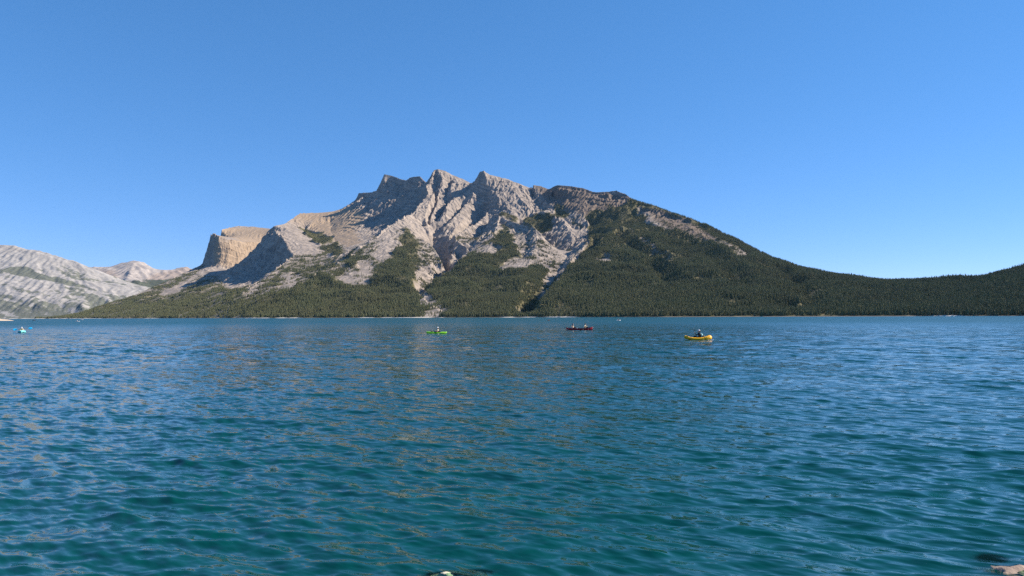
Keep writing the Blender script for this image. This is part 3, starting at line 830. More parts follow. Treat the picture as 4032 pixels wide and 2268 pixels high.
# the low bar that runs in from the left edge
c0 = on_water(0, 1263)
ux = np.linspace(-75, 10, 60); vy = np.linspace(-1, 1, 15)
UX, VY = np.meshgrid(ux, vy)
tip = np.clip((10 - UX) / 16, 0, 1) ** .75
wdt = 9 * tip + .05
SX, SY = c0[0] + UX, c0[1] + 6 + VY * wdt + 1.2 * perlin(UX / 9, VY * 0, 31)
SZ = (1 - VY ** 2) * 3.0 * np.clip((10 - UX) / 22, 0, 1) ** .8 * (.85 + .25 * perlin(UX / 7, VY * 2, 33)) - .15 * np.abs(VY) - .05
idx = np.arange(SX.size).reshape(SX.shape)
me = mesh_np('gravel_bar', np.stack([SX, SY, SZ], -1).reshape(-1, 3), quads=np.stack([idx[:-1, :-1], idx[:-1, 1:], idx[1:, 1:], idx[1:, :-1]], -1).reshape(-1, 4))
t = NT('bar_gravel'); n = t.noise(.8, 5, .65, t.pos()).outputs['Fac']
t.bsdf(t.mix(n, (.44, .34, .24), (.68, .56, .43)), .95, .1, t.bump(n, .5, .3)); set_attr(me, 'pale', np.ones(SX.size))
tag(link('gravel_bar', me, mat=t.mat), kind='structure')
# ------------------------------------------------------------------ the lake
# bed near the camera's bank, with the boulders that show through
def bed_z(x, y):
    d = np.clip(y - 1.0 + .25 * np.sin(x * .35) + .12 * (x - 0) * (x > 0), -8, None)
    z = np.where(d < 0, -d * .16, -(.34 * d + .008 * d * d))
    return z + .10 * fbm(x / 1.3, y / 1.3, 601, 3) + .35 * perlin(x / 6, y / 6, 605)
ux = np.concatenate([np.linspace(-120, -16, 50), np.linspace(-15, 15, 150), np.linspace(16, 120, 50)])
uy = np.concatenate([np.linspace(-8, 20, 140), np.linspace(21, 160, 60)])
BX, BY = np.meshgrid(ux, uy)
BZ = np.maximum(bed_z(BX, BY), -42)
idx = np.arange(BX.size).reshape(BX.shape)
me = mesh_np('lakebed', np.stack([BX, BY, BZ], -1).reshape(-1, 3), quads=np.stack([idx[:-1, :-1], idx[:-1, 1:], idx[1:, 1:], idx[1:, :-1]], -1).reshape(-1, 4))
t = NT('lakebed_stones')
vo = t.n('ShaderNodeTexVoronoi', i_Scale=5.0); t.l(t.pos(), vo.inputs['Vector'])
n = t.noise(3, 4, .6, t.pos()).outputs['Fac']
t.bsdf(t.mix(n, t.mix(vo.outputs['Distance'], (.30, .30, .22), (.12, .13, .09)), (.26, .24, .17)), .9, .2, t.bump(vo.outputs['Distance'], .8, .1))
tag(link('lakebed', me, mat=t.mat), kind='structure')

def boulder(loc, size, seed, mat, label, cat='rock'):
    bpy.ops.mesh.primitive_ico_sphere_add(subdivisions=5, radius=1)
    o = bpy.context.object
    o.name = 'boulder'; o.data.name = 'boulder'
    n = len(o.data.vertices); co = np.empty(n * 3, np.float32); o.data.vertices.foreach_get('co', co); co = co.reshape(-1, 3)
    r = 1 + .30 * perlin(co[:, 0] * 1.3 + seed, co[:, 1] * 1.3 + co[:, 2] * 1.1, seed) + .16 * perlin(co[:, 0] * 3 + co[:, 2] * 2.2, co[:, 1] * 3 + seed, seed + 1) + .07 * perlin(co[:, 0] * 8 + co[:, 2] * 5, co[:, 1] * 8, seed + 2)
    co = co * r[:, None]
    co[:, 2] = np.where(co[:, 2] > .55, .55 + (co[:, 2] - .55) * .45, co[:, 2])
    o.data.vertices.foreach_set('co', (co * np.array(size)).ravel())
    o.data.polygons.foreach_set('use_smooth', np.ones(len(o.data.polygons), bool))
    o.data.update()
    o.location = loc
    o.data.materials.append(mat)
    tag(o, label, cat)
    return o, np.max(co[:, 2]) * size[2]
def stone_mat(name, a, b):
    t = NT(name)
    P = t.objpos()
    n1 = t.noise(2.2, 5, .6, P).outputs['Fac']; n2 = t.noise(9, 4, .6, P).outputs['Fac']
    t.bsdf(t.mix(t.ramp(n1, [(.35, 0), (.65, 1)]), a, b), .85, .3, t.bump(n2, .6, .05))
    return t.mat
M_PALE = stone_mat('pale_stone', (.50, .47, .33), (.66, .62, .46))
M_BROWN = stone_mat('brown_stone', (.115, .085, .072), (.33, .25, .195))
M_DARKSTONE = stone_mat('dark_stone', (.045, .035, .04), (.16, .11, .09))
BOULDERS = []
def put_boulder(px, py, top, size, seed, mat, label):
    p = on_water(px, py, top)
    o, h = boulder((p[0], p[1], 0), size, seed, mat, label)
    o.location.z = top - h
    BOULDERS.append((p[0], p[1], size[0] * .95, size[1] * .95, top, h))
    return o
put_boulder(1775, 2266, .01, (.40, .26, .5), 3, M_PALE, 'pale boulder just breaking the surface at the bottom middle')
put_boulder(1895, 2256, -.03, (.20, .12, .3), 8, M_PALE, 'small pale stone under water right of the pale boulder')
put_boulder(4025, 2240, .015, (.62, .36, .5), 5, M_BROWN, 'brown boulder just breaking the surface in the bottom right corner')
put_boulder(3905, 2218, -.06, (.26, .16, .35), 12, M_DARKSTONE, 'dark boulder under water beside the brown boulder')

# surface: fine near the camera, coarser far away
r1 = 3.2 * np.exp(np.arange(0, 1090) * .0040)          # to about 250 m
r2 = r1[-1] * np.exp(np.arange(1, 61) * .066)          # on to the far shores
R_ = np.concatenate([r1, r2])
TH = np.radians(np.concatenate([[-56, -52, -48, -45], np.linspace(-42, 42, 640), [45, 48, 52, 56]]))
RR, TT = np.meshgrid(R_, TH, indexing='ij')
WXg = (RR * np.sin(TT)).astype(np.float32); WYg = (RR * np.cos(TT)).astype(np.float32)
WZg = np.zeros_like(WXg); DXg = np.zeros_like(WXg); DYg = np.zeros_like(WXg)
gust = np.clip(.95 + .55 * fbm(WXg / 9.0, WYg / 14.0, 640, 3) + .35 * fbm(WXg / 60.0, WYg / 45.0, 650, 2), .35, 1.7).astype(np.float32)
rg = np.random.default_rng(5)
NC = 190
lam = np.exp(rg.uniform(np.log(.11), np.log(3.4), NC))
main = math.radians(237)                                 # they run towards the bank and to the left
ang = main + rg.normal(0, .26, NC) + np.where(lam < .5, rg.normal(0, .30, NC), 0) + np.where(rg.uniform(0, 1, NC) < .18, .7, 0)
stp =   .25 * math.sqrt(2.0 / NC) * np.interp(lam, [.11, .25, .5, .8, 1.2, 2.0, 3.4], [.7, .85, .62, .48, .42, .36, .22]) * rg.uniform(.5, 1.5, NC)
for l, a, s_ in zip(lam, ang, stp):
    k = 2 * math.pi / l
    rmax = l / (2.6 * .0040)
    ne = int(np.searchsorted(R_[:len(r1)], rmax)) 
    if ne < 2: continue
    fade = (1 - smooth01(R_[:ne], rmax * .55, rmax)).astype(np.float32)[:, None]
    X_, Y_ = WXg[:ne], WYg[:ne]
    ph = np.float32(k * math.cos(a)) * X_ + np.float32(k * math.sin(a)) * Y_ + np.float32(rg.uniform(0, 6.28))
    A = fade * np.float32(s_ / k)
    if l < 2.6: A = A * gust[:ne]
    sn = np.sin(ph)
    WZg[:ne] += A * np.cos(ph)
    DXg[:ne] -= np.float32(.9 * math.cos(a)) * A * sn
    DYg[:ne] -= np.float32(.9 * math.sin(a)) * A * sn
depth = -bed_z(WXg, WYg)
for bx0, by0, sx0, sy0, top, hh0 in BOULDERS:
    q = ((WXg - bx0) / sx0) ** 2 + ((WYg - by0) / sy0) ** 2
    depth = np.minimum(depth, -top + hh0 * 12 * np.clip(np.sqrt(q) - .5, 0, None))
depth = np.clip(depth, 0, 30)
far = smooth01(RR, 5, 60)
WXg = WXg + DXg; WYg = WYg + DYg
idx = np.arange(WXg.size).reshape(WXg.shape)
me = mesh_np('lake', np.stack([WXg, WYg, WZg], -1).reshape(-1, 3), quads=np.stack([idx[:-1, 1:], idx[:-1, :-1], idx[1:, :-1], idx[1:, 1:]], -1).reshape(-1, 4)[:, ::-1])
set_attr(me, 'depth', depth); set_attr(me, 'far', far); set_attr(me, 'chop', smooth01(RR, 25, 350))
print('lake quads', len(me.polygons))

def water_material():
    t = NT('glacial_lake_water')
    farA = t.attr('far')
    geo = t.n('ShaderNodeNewGeometry')
    # ripples too fine for the mesh: slopes drawn from noise, running with the wind
    def slopes(size, detail, stretch, turn, off):
        # long crests: a noise drawn out along the crest line gives the slope across it
        ka = main + turn
        kv, cv = (math.cos(ka), math.sin(ka), 0), (-math.sin(ka), math.cos(ka), 0)
        cmb = t.n('ShaderNodeCombineXYZ')
        for k_, (vec, f) in enumerate(((cv, stretch / size), (kv, 1.0 / size))):
            d_ = t.n('ShaderNodeVectorMath', operation='DOT_PRODUCT'); t.l(geo.outputs['Position'], d_.inputs[0]); d_.inputs[1].default_value = vec
            t.l(t.math('MULTIPLY', d_.outputs['Value'], f), cmb.inputs[k_])
        cmb.inputs[2].default_value = off
        nd = t.noise(1.0, detail, .55, cmb.outputs[0])
        sp = t.n('ShaderNodeSeparateColor'); t.l(nd.outputs['Color'], sp.inputs[0])
        o_ = t.n('ShaderNodeCombineXYZ')
        a_, b_ = t.math('SUBTRACT', sp.outputs[0], .5), t.math('MULTIPLY', t.math('SUBTRACT', sp.outputs[1], .5), .45)
        for i_ in (0, 1):
            t.l(t.math('ADD', t.math('MULTIPLY', a_, kv[i_]), t.math('MULTIPLY', b_, cv[i_])), o_.inputs[i_])
        return o_.outputs[0]
    def scale(v, f):
        nd = t.n('ShaderNodeVectorMath', operation='SCALE'); t.l(v, nd.inputs[0])
        if isinstance(f, (int, float)): nd.inputs['Scale'].default_value = f
        else: t.l(f, nd.inputs['Scale'])
        return nd.outputs[0]
    def add(a, b):
        nd = t.n('ShaderNodeVectorMath', operation='ADD'); t.l(a, nd.inputs[0]); t.l(b, nd.inputs[1]); return nd.outputs[0]
    wind = t.noise(.035, 3, .6, t.pos((1, .5, 1)), 0.4).outputs['Fac']
    windf = t.ramp(wind, [(.3, .55), (.7, 1.25)])
    fine = slopes(.10, 2, .22, .10, 0)
    fine2 = slopes(.22, 3, .25, -.25, 9)
    mid = slopes(.50, 3, .30, .05, 3)
    big = slopes(1.9, 3, .30, -.1, 5)
    huge = slopes(8.0, 3, .30, .2, 7)
    v = add(scale(fine, .75), scale(fine2, t.math('MULTIPLY', windf, 1.35)))
    v = add(v, scale(mid, t.math('MULTIPLY', t.math('MULTIPLY', farA, windf), 1.35)))
    v = add(v, scale(big, t.math('MULTIPLY', t.math('MULTIPLY', farA, windf), .9)))
    v = add(v, scale(huge, t.math('MULTIPLY', farA, .25)))
    flat = t.n('ShaderNodeVectorMath', operation='MULTIPLY'); t.l(v, flat.inputs[0]); flat.inputs[1].default_value = (1, 1, 0)
    nrm = t.n('ShaderNodeVectorMath', operation='NORMALIZE'); t.l(add(geo.outputs['Normal'], flat.outputs[0]), nrm.inputs[0])
    body = t.n('ShaderNodeBsdfPrincipled')
    body.inputs['Base Color'].default_value = (.0, .045, .041, 1)
    body.inputs['IOR'].default_value = 1.333
    t.l(t.math('ADD', .06, t.math('MULTIPLY', t.attr('chop'), .26)), body.inputs['Roughness'])
    t.l(nrm.outputs[0], body.inputs['Normal'])
    tr = t.n('ShaderNodeBsdfTransparent'); tr.inputs['Color'].default_value = (.72, .92, .82, 1)
    clear = t.math('POWER', 2.718, t.math('MULTIPLY', t.attr('depth'), -1.7))
    fr = t.n('ShaderNodeFresnel'); fr.inputs['IOR'].default_value = 1.333; t.l(nrm.outputs[0], fr.inputs['Normal'])
    through = t.math('MULTIPLY', clear, t.math('SUBTRACT', 1.0, fr.outputs[0]))
    mx = t.n('ShaderNodeMixShader'); t.l(through, mx.inputs[0]); t.l(body.outputs[0], mx.inputs[1]); t.l(tr.outputs[0], mx.inputs[2])
    t.l(mx.outputs[0], t.out.inputs['Surface'])
    return t.mat
lake = link('lake', me, mat=water_material())
tag(lake, kind='structure')
# ------------------------------------------------------------------ boats and the people in them
def plain(name, col, rough=.5, spec=.4, var=.12, scale=14):
    t = NT(name)
    n = t.noise(scale, 3, .6, t.objpos()).outputs['Fac']
    t.bsdf(t.mix(n, tuple(c * (1 - var) for c in col), tuple(min(1, c * (1 + var)) for c in col)), rough, spec)
    return t.mat
M_LIME = plain('lime_plastic', (.30, .72, .03), .35)
M_RED = plain('dark_red_plastic', (.42, .018, .030), .35)
M_PALERED = plain('scuffed_pale_red', (.62, .30, .29), .6)
M_YEL = plain('yellow_fabric', (.95, .45, .008), .5)
M_CYAN = plain('aqua_vinyl', (.20, .68, .68), .4)
M_BLUEBLADE = plain('bright_blue_plastic', (.01, .48, .92), .35)
M_BLACK = plain('black_plastic', (.012, .013, .016), .45)
M_SKIN = plain('skin', (.55, .35, .26), .6)
M_SKIN2 = plain('tanned_skin', (.42, .26, .18), .6)
M_WHITE = plain('white_cloth', (.80, .78, .74), .9, .1)
M_GREYHAT = plain('pale_grey_cloth', (.66, .64, .66), .9, .1)
M_CREAM = plain('cream_cloth', (.74, .66, .48), .9, .1)
M_DARK = plain('dark_cloth', (.016, .018, .026), .9, .1)
M_MAROON = plain('maroon_cloth', (.055, .016, .018), .9, .1)
M_MINT = plain('pale_aqua_cloth', (.46, .78, .74), .9, .1)
M_HAIR = plain('dark_hair', (.022, .014, .010), .7, .3)
M_WOOD = plain('pale_wood', (.55, .38, .25), .6)
M_WHITEPL = plain('white_plastic', (.82, .82, .80), .4)
M_DENIM = plain('blue_grey_cloth', (.10, .13, .19), .9, .1)
M_OLIVE = plain('olive_cloth', (.13, .14, .05), .9, .1)
M_FOAM = plain('foam', (.78, .82, .84), .9, .1)

class MB:
    """collects shapes into one mesh"""
    def __init__(self): self.V, self.F, self.M = [], [], []
    def rings(self, rings, cap0=True, cap1=True, closed=True, mi=0):
        b = len(self.V); n = len(rings[0])
        for r in rings: self.V += [tuple(map(float, p)) for p in r]
        for i in range(len(rings) - 1):
            for k in range(n if closed else n - 1):
                a0, a1 = b + i * n + k, b + i * n + (k + 1) % n
                self.F.append((a0, a1, a1 + n, a0 + n)); self.M.append(mi)
        if cap0: self.F.append(tuple(b + k for k in range(n))[::-1]); self.M.append(mi)
        if cap1: self.F.append(tuple(b + (len(rings) - 1) * n + k for k in range(n))); self.M.append(mi)
        return self
    def tube(self, pts, rad, n=8, mi=0, flat=1.0):
        pts = [np.array(p, float) for p in pts]
        if not hasattr(rad, '__len__'): rad = [rad] * len(pts)
        R = []; ref = None
        for i, p in enumerate(pts):
            t = pts[min(i + 1, len(pts) - 1)] - pts[max(i - 1, 0)]; t = t / (np.linalg.norm(t) + 1e-9)
            if ref is None:
                ref = np.array([0, 0, 1.0]) if abs(t[2]) < .9 else np.array([1.0, 0, 0])
            u = ref - t * (ref @ t); u /= np.linalg.norm(u); v = np.cross(t, u); ref = u
            R.append([p + rad[i] * (math.cos(2 * math.pi * k / n) * v + flat * math.sin(2 * math.pi * k / n) * u) for k in range(n)])
        return self.rings(R, mi=mi)
    def ball(self, c, r, n=12, m=8, mi=0):
        if not hasattr(r, '__len__'): r = (r, r, r)
        R = []
        for i in range(m + 1):
            th = -math.pi / 2 + math.pi * i / m
            s = max(math.cos(th), .04)
            R.append([(c[0] + r[0] * s * math.cos(2 * math.pi * k / n), c[1] + r[1] * s * math.sin(2 * math.pi * k / n), c[2] + r[2] * math.sin(th)) for k in range(n)])
        return self.rings(R, mi=mi)
    def box(self, c, s, mi=0):
        R = [[(c[0] + s[0] * a, c[1] + s[1] * b_, c[2] + z * s[2]) for a, b_ in ((-.5, -.5), (.5, -.5), (.5, .5), (-.5, .5))] for z in (-.5, .5)]
        return self.rings(R, mi=mi)
    def build(self, name, mats, parent=None, smooth=True):
        me = bpy.data.meshes.new(name)
        me.from_pydata(self.V, [], self.F)
        for mm_ in (mats if isinstance(mats, (list, tuple)) else [mats]): me.materials.append(mm_)
        me.polygons.foreach_set('material_index', np.array(self.M, np.int32))
        me.polygons.foreach_set('use_smooth', np.full(len(self.F), smooth))
        me.update()
        return link(name, me, parent)

def empty(name, loc, rz, label, cat, group=None):
    o = bpy.data.objects.new(name, None)
    COL.objects.link(o)
    o.empty_display_size = .3
    o.location = loc; o.rotation_euler = (0, 0, rz)
    return tag(o, label, cat, group)

def grow(verts, edges, radii, name):
    """one continuous skin over a skeleton (first vertex is the pelvis)"""
    me = bpy.data.meshes.new(name)
    me.from_pydata([tuple(v) for v in verts], edges, [])
    o = bpy.data.objects.new(name, me); COL.objects.link(o)
    md = o.modifiers.new('skin', 'SKIN'); md.use_smooth_shade = True
    sv = me.skin_vertices[0].data
    for k, r in enumerate(radii):
        sv[k].radius = r if hasattr(r, '__len__') else (r, r)
        sv[k].use_root = k == 0
    s = o.modifiers.new('sub', 'SUBSURF'); s.levels = 1; s.render_levels = 1
    dg = bpy.context.evaluated_depsgraph_get()
    out = bpy.data.meshes.new_from_object(o.evaluated_get(dg))
    bpy.data.objects.remove(o); bpy.data.meshes.remove(me)
    return out

def person(loc, rz, label, lean=0.0, twist=0.0, head_yaw=0.0, hands=((.35, .3, .45), (.35, -.3, .45)), shaft=None, seat=.12,
           skin=None, shirt=None, legs=None, hat=None, hat_mat=None, hair=True, vest=None, long_sleeves=False, knees=.30, foot=.80):
    """seated paddler facing +x; hands are places in the boat's own space"""
    root = empty('person', loc, rz, label, 'person')
    cl, sl = math.cos(lean), math.sin(lean)
    def up(h, y=0.0, fwd=0.0):            # a place h up the leaning trunk
        x = sl * h + cl * fwd; z = seat + .09 + cl * h - sl * fwd
        ct, st_ = math.cos(twist * min(1, h / .45)), math.sin(twist * min(1, h / .45))
        return np.array([x * 1.0 - y * st_, y * ct, z])
    pel = np.array([0, 0, seat + .09])
    waist, chest, neck0, neck1, head = up(.17), up(.36), up(.50), up(.565), up(.62)
    V = [pel, waist, chest, neck0, neck1]; E = [(0, 1), (1, 2), (2, 3), (3, 4)]; R = [(.13, .155), (.105, .14), (.115, .165), (.07, .09), (.052, .052)]
    ends = []
    for s, hd in ((1, hands[0]), (-1, hands[1])):
        sh = up(.455, s * .185)
        hd = np.array(hd, float)
        d = hd - sh; L = np.linalg.norm(d)
        if L > .56: hd = sh + d / L * .56; d = hd - sh; L = .56
        wr = hd - d / L * .07
        a = L / 2; hgt_ = math.sqrt(max(.30 ** 2 - a * a, .0009))
        out = np.array([-.25, s * .5, -.8]); out = out - d / L * (out @ d / L); out /= np.linalg.norm(out)
        el = sh + d * .5 + out * hgt_
        b = len(V)
        V += [sh, sh * .45 + el * .55, el, el * .5 + wr * .5, wr, hd]
        E += [(2, b), (b, b + 1), (b + 1, b + 2), (b + 2, b + 3), (b + 3, b + 4), (b + 4, b + 5)]
        R += [(.068, .068), (.052, .052), (.043, .043), (.039, .039), (.027, .03), (.022, .036)]
        ends.append((hd, d / L, s))
        hip = pel + np.array([.02, s * .095, -.02]); kn = np.array([.43, s * .17, seat + knees]); an = np.array([foot, s * .14, seat - .02]); toe = an + np.array([.10, s * .02, .12])
        b = len(V)
        V += [hip, hip * .5 + kn * .5, kn, kn * .5 + an * .5, an, toe]
        E += [(0, b), (b, b + 1), (b + 1, b + 2), (b + 2, b + 3), (b + 3, b + 4), (b + 4, b + 5)]
        R += [(.095, .095), (.08, .08), (.06, .06), (.052, .052), (.038, .038), (.04, .045)]
    me = grow(V, E, R, 'body')
    # head and fingers are carried by the same mesh
    mb = MB()
    cy, sy_ = math.cos(head_yaw + twist), math.sin(head_yaw + twist)
    hc = head + np.array([.02 * cy, .02 * sy_, .055])
    def hp(x, y, z): return (hc[0] + x * cy - y * sy_, hc[1] + x * sy_ + y * cy, hc[2] + z)
    prof = [(-.118, .030, .026, .030), (-.105, .052, .046, .022), (-.075, .074, .062, .010), (-.035, .090, .072, .002), (.01, .096, .076, -.002), (.055, .092, .072, -.006), (.09, .072, .056, -.008), (.112, .038, .030, -.008), (.118, .008, .006, -.008)]
    rings = []
    for z, rx, ry, ox in prof:
        ring = []
        for k in range(16):
            a = 2 * math.pi * k / 16
            x = ox + rx * math.cos(a)
            if k == 0 and -.05 < z < .02: x += .022 if z < 0 else .010        # nose
            if k in (1, 15) and -.01 < z < .03: x -= .008                     # eye hollows
            ring.append(hp(x, ry * math.sin(a), z))
        rings.append(ring)
    mb.rings(rings)
    for s in (-1, 1): mb.ball(hp(-.005, s * .077, -.01), (.022, .012, .030), 8, 5)
    for hd, d, s in ends:
        sd = np.array(shaft if shaft is not None else (0, 1, 0), float); sd /= np.linalg.norm(sd)
        nrm_ = np.cross(sd, d); nrm_ /= np.linalg.norm(nrm_) + 1e-6
        fw = np.cross(nrm_, sd)
        for q, (off, ln) in enumerate(((-.033, .9), (-.011, 1.0), (.011, .95), (.033, .78))):
            base = hd + sd * off
            mb.tube([base - nrm_ * .024 - fw * .01, base - nrm_ * .026 + fw * .030 * ln, base + nrm_ * .006 + fw * .040 * ln, base + nrm_ * .026 * ln + fw * .018], [.0095, .009, .0085, .007], 6)
        th = hd - sd * .045 * s
        mb.tube([th - fw * .035, th - fw * .005 + nrm_ * .022, th + fw * .022 + nrm_ * .024 + sd * .02 * s], [.012, .0105, .009], 6)
    n0 = len(me.vertices)
    tmp = bpy.data.meshes.new('extra'); tmp.from_pydata(mb.V, [], mb.F)
    import bmesh
    bm = bmesh.new(); bm.from_mesh(me); bm.from_mesh(tmp); bm.to_mesh(me); bm.free(); bpy.data.meshes.remove(tmp)
    for mm_ in (skin or M_SKIN, shirt or M_CREAM, legs or M_DENIM): me.materials.append(mm_)
    co = np.empty(len(me.vertices) * 3, np.float32); me.vertices.foreach_get('co', co); co = co.reshape(-1, 3)
    segs = []
    for (a, b) in E:
        seg_m = 0
        if max(a, b) <= 3: seg_m = 1
        elif (a - 5) % 12 >= 6 or (b - 5) % 12 >= 6 and b >= 5: seg_m = 2
        if b >= 5 and (b - 5) % 12 < 6:
            kk = (b - 5) % 12
            seg_m = 1 if kk <= (4 if long_sleeves else 1) else 0
        segs.append((np.array(V[a]), np.array(V[b]), seg_m))
    pc = np.empty(len(me.polygons) * 3, np.float32); me.polygons.foreach_get('center', pc); pc = pc.reshape(-1, 3)
    best = np.full(len(pc), 9.0); mi = np.zeros(len(pc), np.int32)
    for a, b, mm_ in segs:
        ab = b - a; tt = np.clip(((pc - a) @ ab) / (ab @ ab + 1e-9), 0, 1)
        dd = np.linalg.norm(pc - (a + tt[:, None] * ab), axis=1)
        mi = np.where(dd < best, mm_, mi); best = np.minimum(best, dd)
    vidx = np.array([p.vertices[0] for p in me.polygons])
    mi = np.where(vidx >= n0, 0, mi).astype(np.int32)
    me.polygons.foreach_set('material_index', mi)
    me.polygons.foreach_set('use_smooth', np.ones(len(mi), bool))
    link('body', me, root)
    for s in (-1, 1): MB().ball(hp(.084, s * .030, .012), (.010, .012, .008), 8, 5).build('eye', M_BLACK, root)
    if hair:
        hb = MB()
        hb.rings([[hp(-.010 + (rx + .010) * math.cos(a) * (1.0 if math.cos(a) < .3 else .93), (ry + .010) * math.sin(a), z) for a in [2 * math.pi * k / 16 for k in range(16)]] for z, rx, ry in ((.035, .094, .075), (.07, .088, .068), (.10, .062, .048), (.125, .012, .010))])
        hb.tube([hp(-.075, 0, .07), hp(-.095, 0, .0), hp(-.085, 0, -.08)], [.05, .06, .045], 10)
        hb.build('hair', M_HAIR, root)
    if hat:
        hb = MB()
        tilt = -.22
        crown = ((.035, 1.02), (.075, 1.0), (.115, .86), (.138, .5), (.145, .1))
        hb.rings([[hp(.100 * f * math.cos(a) - .004, .082 * f * math.sin(a), z + .005) for a in [2 * math.pi * k / 16 for k in range(16)]] for z, f in crown], cap0=False)
        brim = .155 if hat == 'brim' else .115
        hb.rings([[hp((r * (1.18 if hat == 'cap' and math.cos(a) > .3 else 1)) * math.cos(a), r * .86 * math.sin(a), z + (-.018 if math.cos(a) > .5 else 0) * (r > .12)) for a in [2 * math.pi * k / 16 for k in range(16)]] for r, z in ((.098, .036), (brim, .024), (brim, .032), (.098, .046))], cap0=False, cap1=False)
        hb.build('hat', hat_mat or M_WHITE, root)
    if vest:
        vb = MB()
        rr_ = []
        for h, rx, ry in ((.03, .148, .178), (.12, .142, .168), (.25, .150, .186), (.36, .150, .190), (.44, .118, .155), (.475, .085, .118)):
            c = up(h)
            ct, st_ = math.cos(twist * min(1, h / .45)), math.sin(twist * min(1, h / .45))
            ring = []
            for k in range(20):
                a = 2 * math.pi * k / 20
                lx, ly = rx * math.cos(a), ry * math.sin(a)
                if h > .3 and abs(math.sin(a)) > .75: ly *= .80          # arm holes
                ring.append(c + np.array([cl * lx * ct - ly * st_, cl * lx * st_ + ly * ct, -sl * lx]))
            rr_.append(ring)
        vb.rings(rr_)
        vb.build('life_vest', vest, root)
    return root

def hull_rings(L, W, H, keel, rise0, rise1, n=26, m=16, deck=.0, sharp=1.6, tumble=0.0, low=.55):
    """closed hull, bow at +x; returns rings"""
    R = []
    for i in range(n + 1):
        u = i / n; x = (u - .5) * L
        e = abs(2 * u - 1)
        w = W * .5 * max((1 - e ** sharp) ** .8, .015)
        rise = (rise1 if u > .5 else rise0) * e ** 2.4
        top = H + rise
        kz = keel + rise * .5 + (top - keel) * .72 * max(0, (e - .72) / .28) ** 1.6
        ring = []
        for k in range(m):
            a = 2 * math.pi * k / m
            y, zz = math.cos(a), math.sin(a)
            if zz >= 0: z = top + deck * zz * (1 - e * .4)
            else: z = top + (top - kz) * zz * 1.0
            pw = abs(y) ** low * (1 if y >= 0 else -1)
            ring.append((x, w * pw, z))
        R.append(ring)
    return R

def paddle(p0, p1, label, blade_mat, shaft_mat, double=True, bl=.44, bw=.18, grip=False, side=(0, 1, 0), group=None):
    """shaft from p0 to p1 in world space, blades at the ends"""
    p0, p1 = np.array(p0, float), np.array(p1, float)
    mid = (p0 + p1) / 2
    root = empty('paddle', tuple(mid), 0, label, 'paddle', group)
    a, b = p0 - mid, p1 - mid
    d = (b - a) / np.linalg.norm(b - a)
    MB().tube([a + d * (bl * .5 if double else 0), b - d * bl * .5], .0165, 8).build('shaft', shaft_mat, root)
    sd = np.array(side, float); sd = sd - d * (sd @ d); sd /= np.linalg.norm(sd); nn = np.cross(d, sd)
    for tip, dr in ((b, d),) + (((a, -d),) if double else ()):
        rings = []
        for f, w in ((0, .10), (.15, .45), (.4, .9), (.7, 1.0), (.9, .85), (1.0, .5)):
            c = tip - dr * bl * (1 - f) + nn * .03 * math.sin(f * 3.14)
            rings.append([c + sd * bw * .5 * w * math.cos(q) + nn * .009 * math.sin(q) for q in [2 * math.pi * k / 10 for k in range(10)]])
        MB().rings(rings).build('blade', blade_mat, root)
    if grip:
        MB().tube([a - sd * .06, a + sd * .06], .017, 8).build('grip', shaft_mat, root)
    return root

def world_of(loc, rz, p):
    c, s = math.cos(rz), math.sin(rz)
    return np.array([loc[0] + p[0] * c - p[1] * s, loc[1] + p[0] * s + p[1] * c, loc[2] + p[2]])

def foam(name, pts, label, seed):
    """a scatter of small bright splashes on the water"""
    rg = random.Random(seed); mb = MB()
    for (x, y, n, sx, sy, r) in pts:
        for _ in range(n):
            q = r * rg.uniform(.4, 1.3)
            mb.ball((x + rg.uniform(-sx, sx), y + rg.uniform(-sy, sy), rg.uniform(.0, .03)), (q * 3.0, q * 1.2, q * .22), 6, 4)
    o = mb.build(name, M_FOAM)
    return tag(o, label, 'splash', kind='stuff')

# ---- green kayak, bow to the left
def kayak(loc, rz, L, W, H, mat, label, cat='kayak', rim=True, group=None, handles=M_WHITEPL, lines=True, rise0=.03, rise1=.10):
    root = empty('kayak', loc, rz, label, cat, group)
    R = hull_rings(L, W, H * .58, -.10, rise0, rise1, deck=H * .36)
    # cockpit: sink the deck amidships
    for ring in R:
        x = ring[0][0]
        f = max(0, 1 - abs((x + .05 * L) / (.17 * L)) ** 4)
        for k, p in enumerate(ring):
            if math.sin(2 * math.pi * k / len(ring)) > .45 and f > 0:
                ring[k] = (p[0], p[1], p[2] - H * .5 * f)
    MB().rings(R).build('hull', mat, root)
    if rim:
        pts = []
        for k in range(25):
            a = 2 * math.pi * k / 24
            pts.append((-.05 * L + .175 * L * math.cos(a), W * .36 * math.sin(a), H * .93 + .02 * math.cos(a)))
        MB().tube(pts, .022, 6).build('cockpit_rim', M_BLACK, root)
    MB().tube([(-.13 * L, -W * .25, .16), (-.16 * L, -W * .25, .42), (-.16 * L, W * .25, .42), (-.13 * L, W * .25, .16)], .03, 6, flat=2.0).build('seat_back', M_BLACK, root)
    if handles:
        for s in (1, -1):
            MB().tube([(s * L * .475, -.05, H * .66 + (rise1 if s > 0 else rise0)), (s * L * .485, 0, H * .72 + (rise1 if s > 0 else rise0)), (s * L * .475, .05, H * .66 + (rise1 if s > 0 else rise0))], .016, 6).build('carry_handle', handles, root)
    if lines:
        for s in (-1, 1):
            MB().tube([(.17 * L, s * W * .30, H * .92), (.30 * L, -s * W * .2, H * .98)], .007, 5).build('deck_line', M_BLACK, root)
    return root

def spot(px, py, lift=0.0):
    p = on_water(px, py, 0.0)
    return np.array([p[0], p[1], lift])

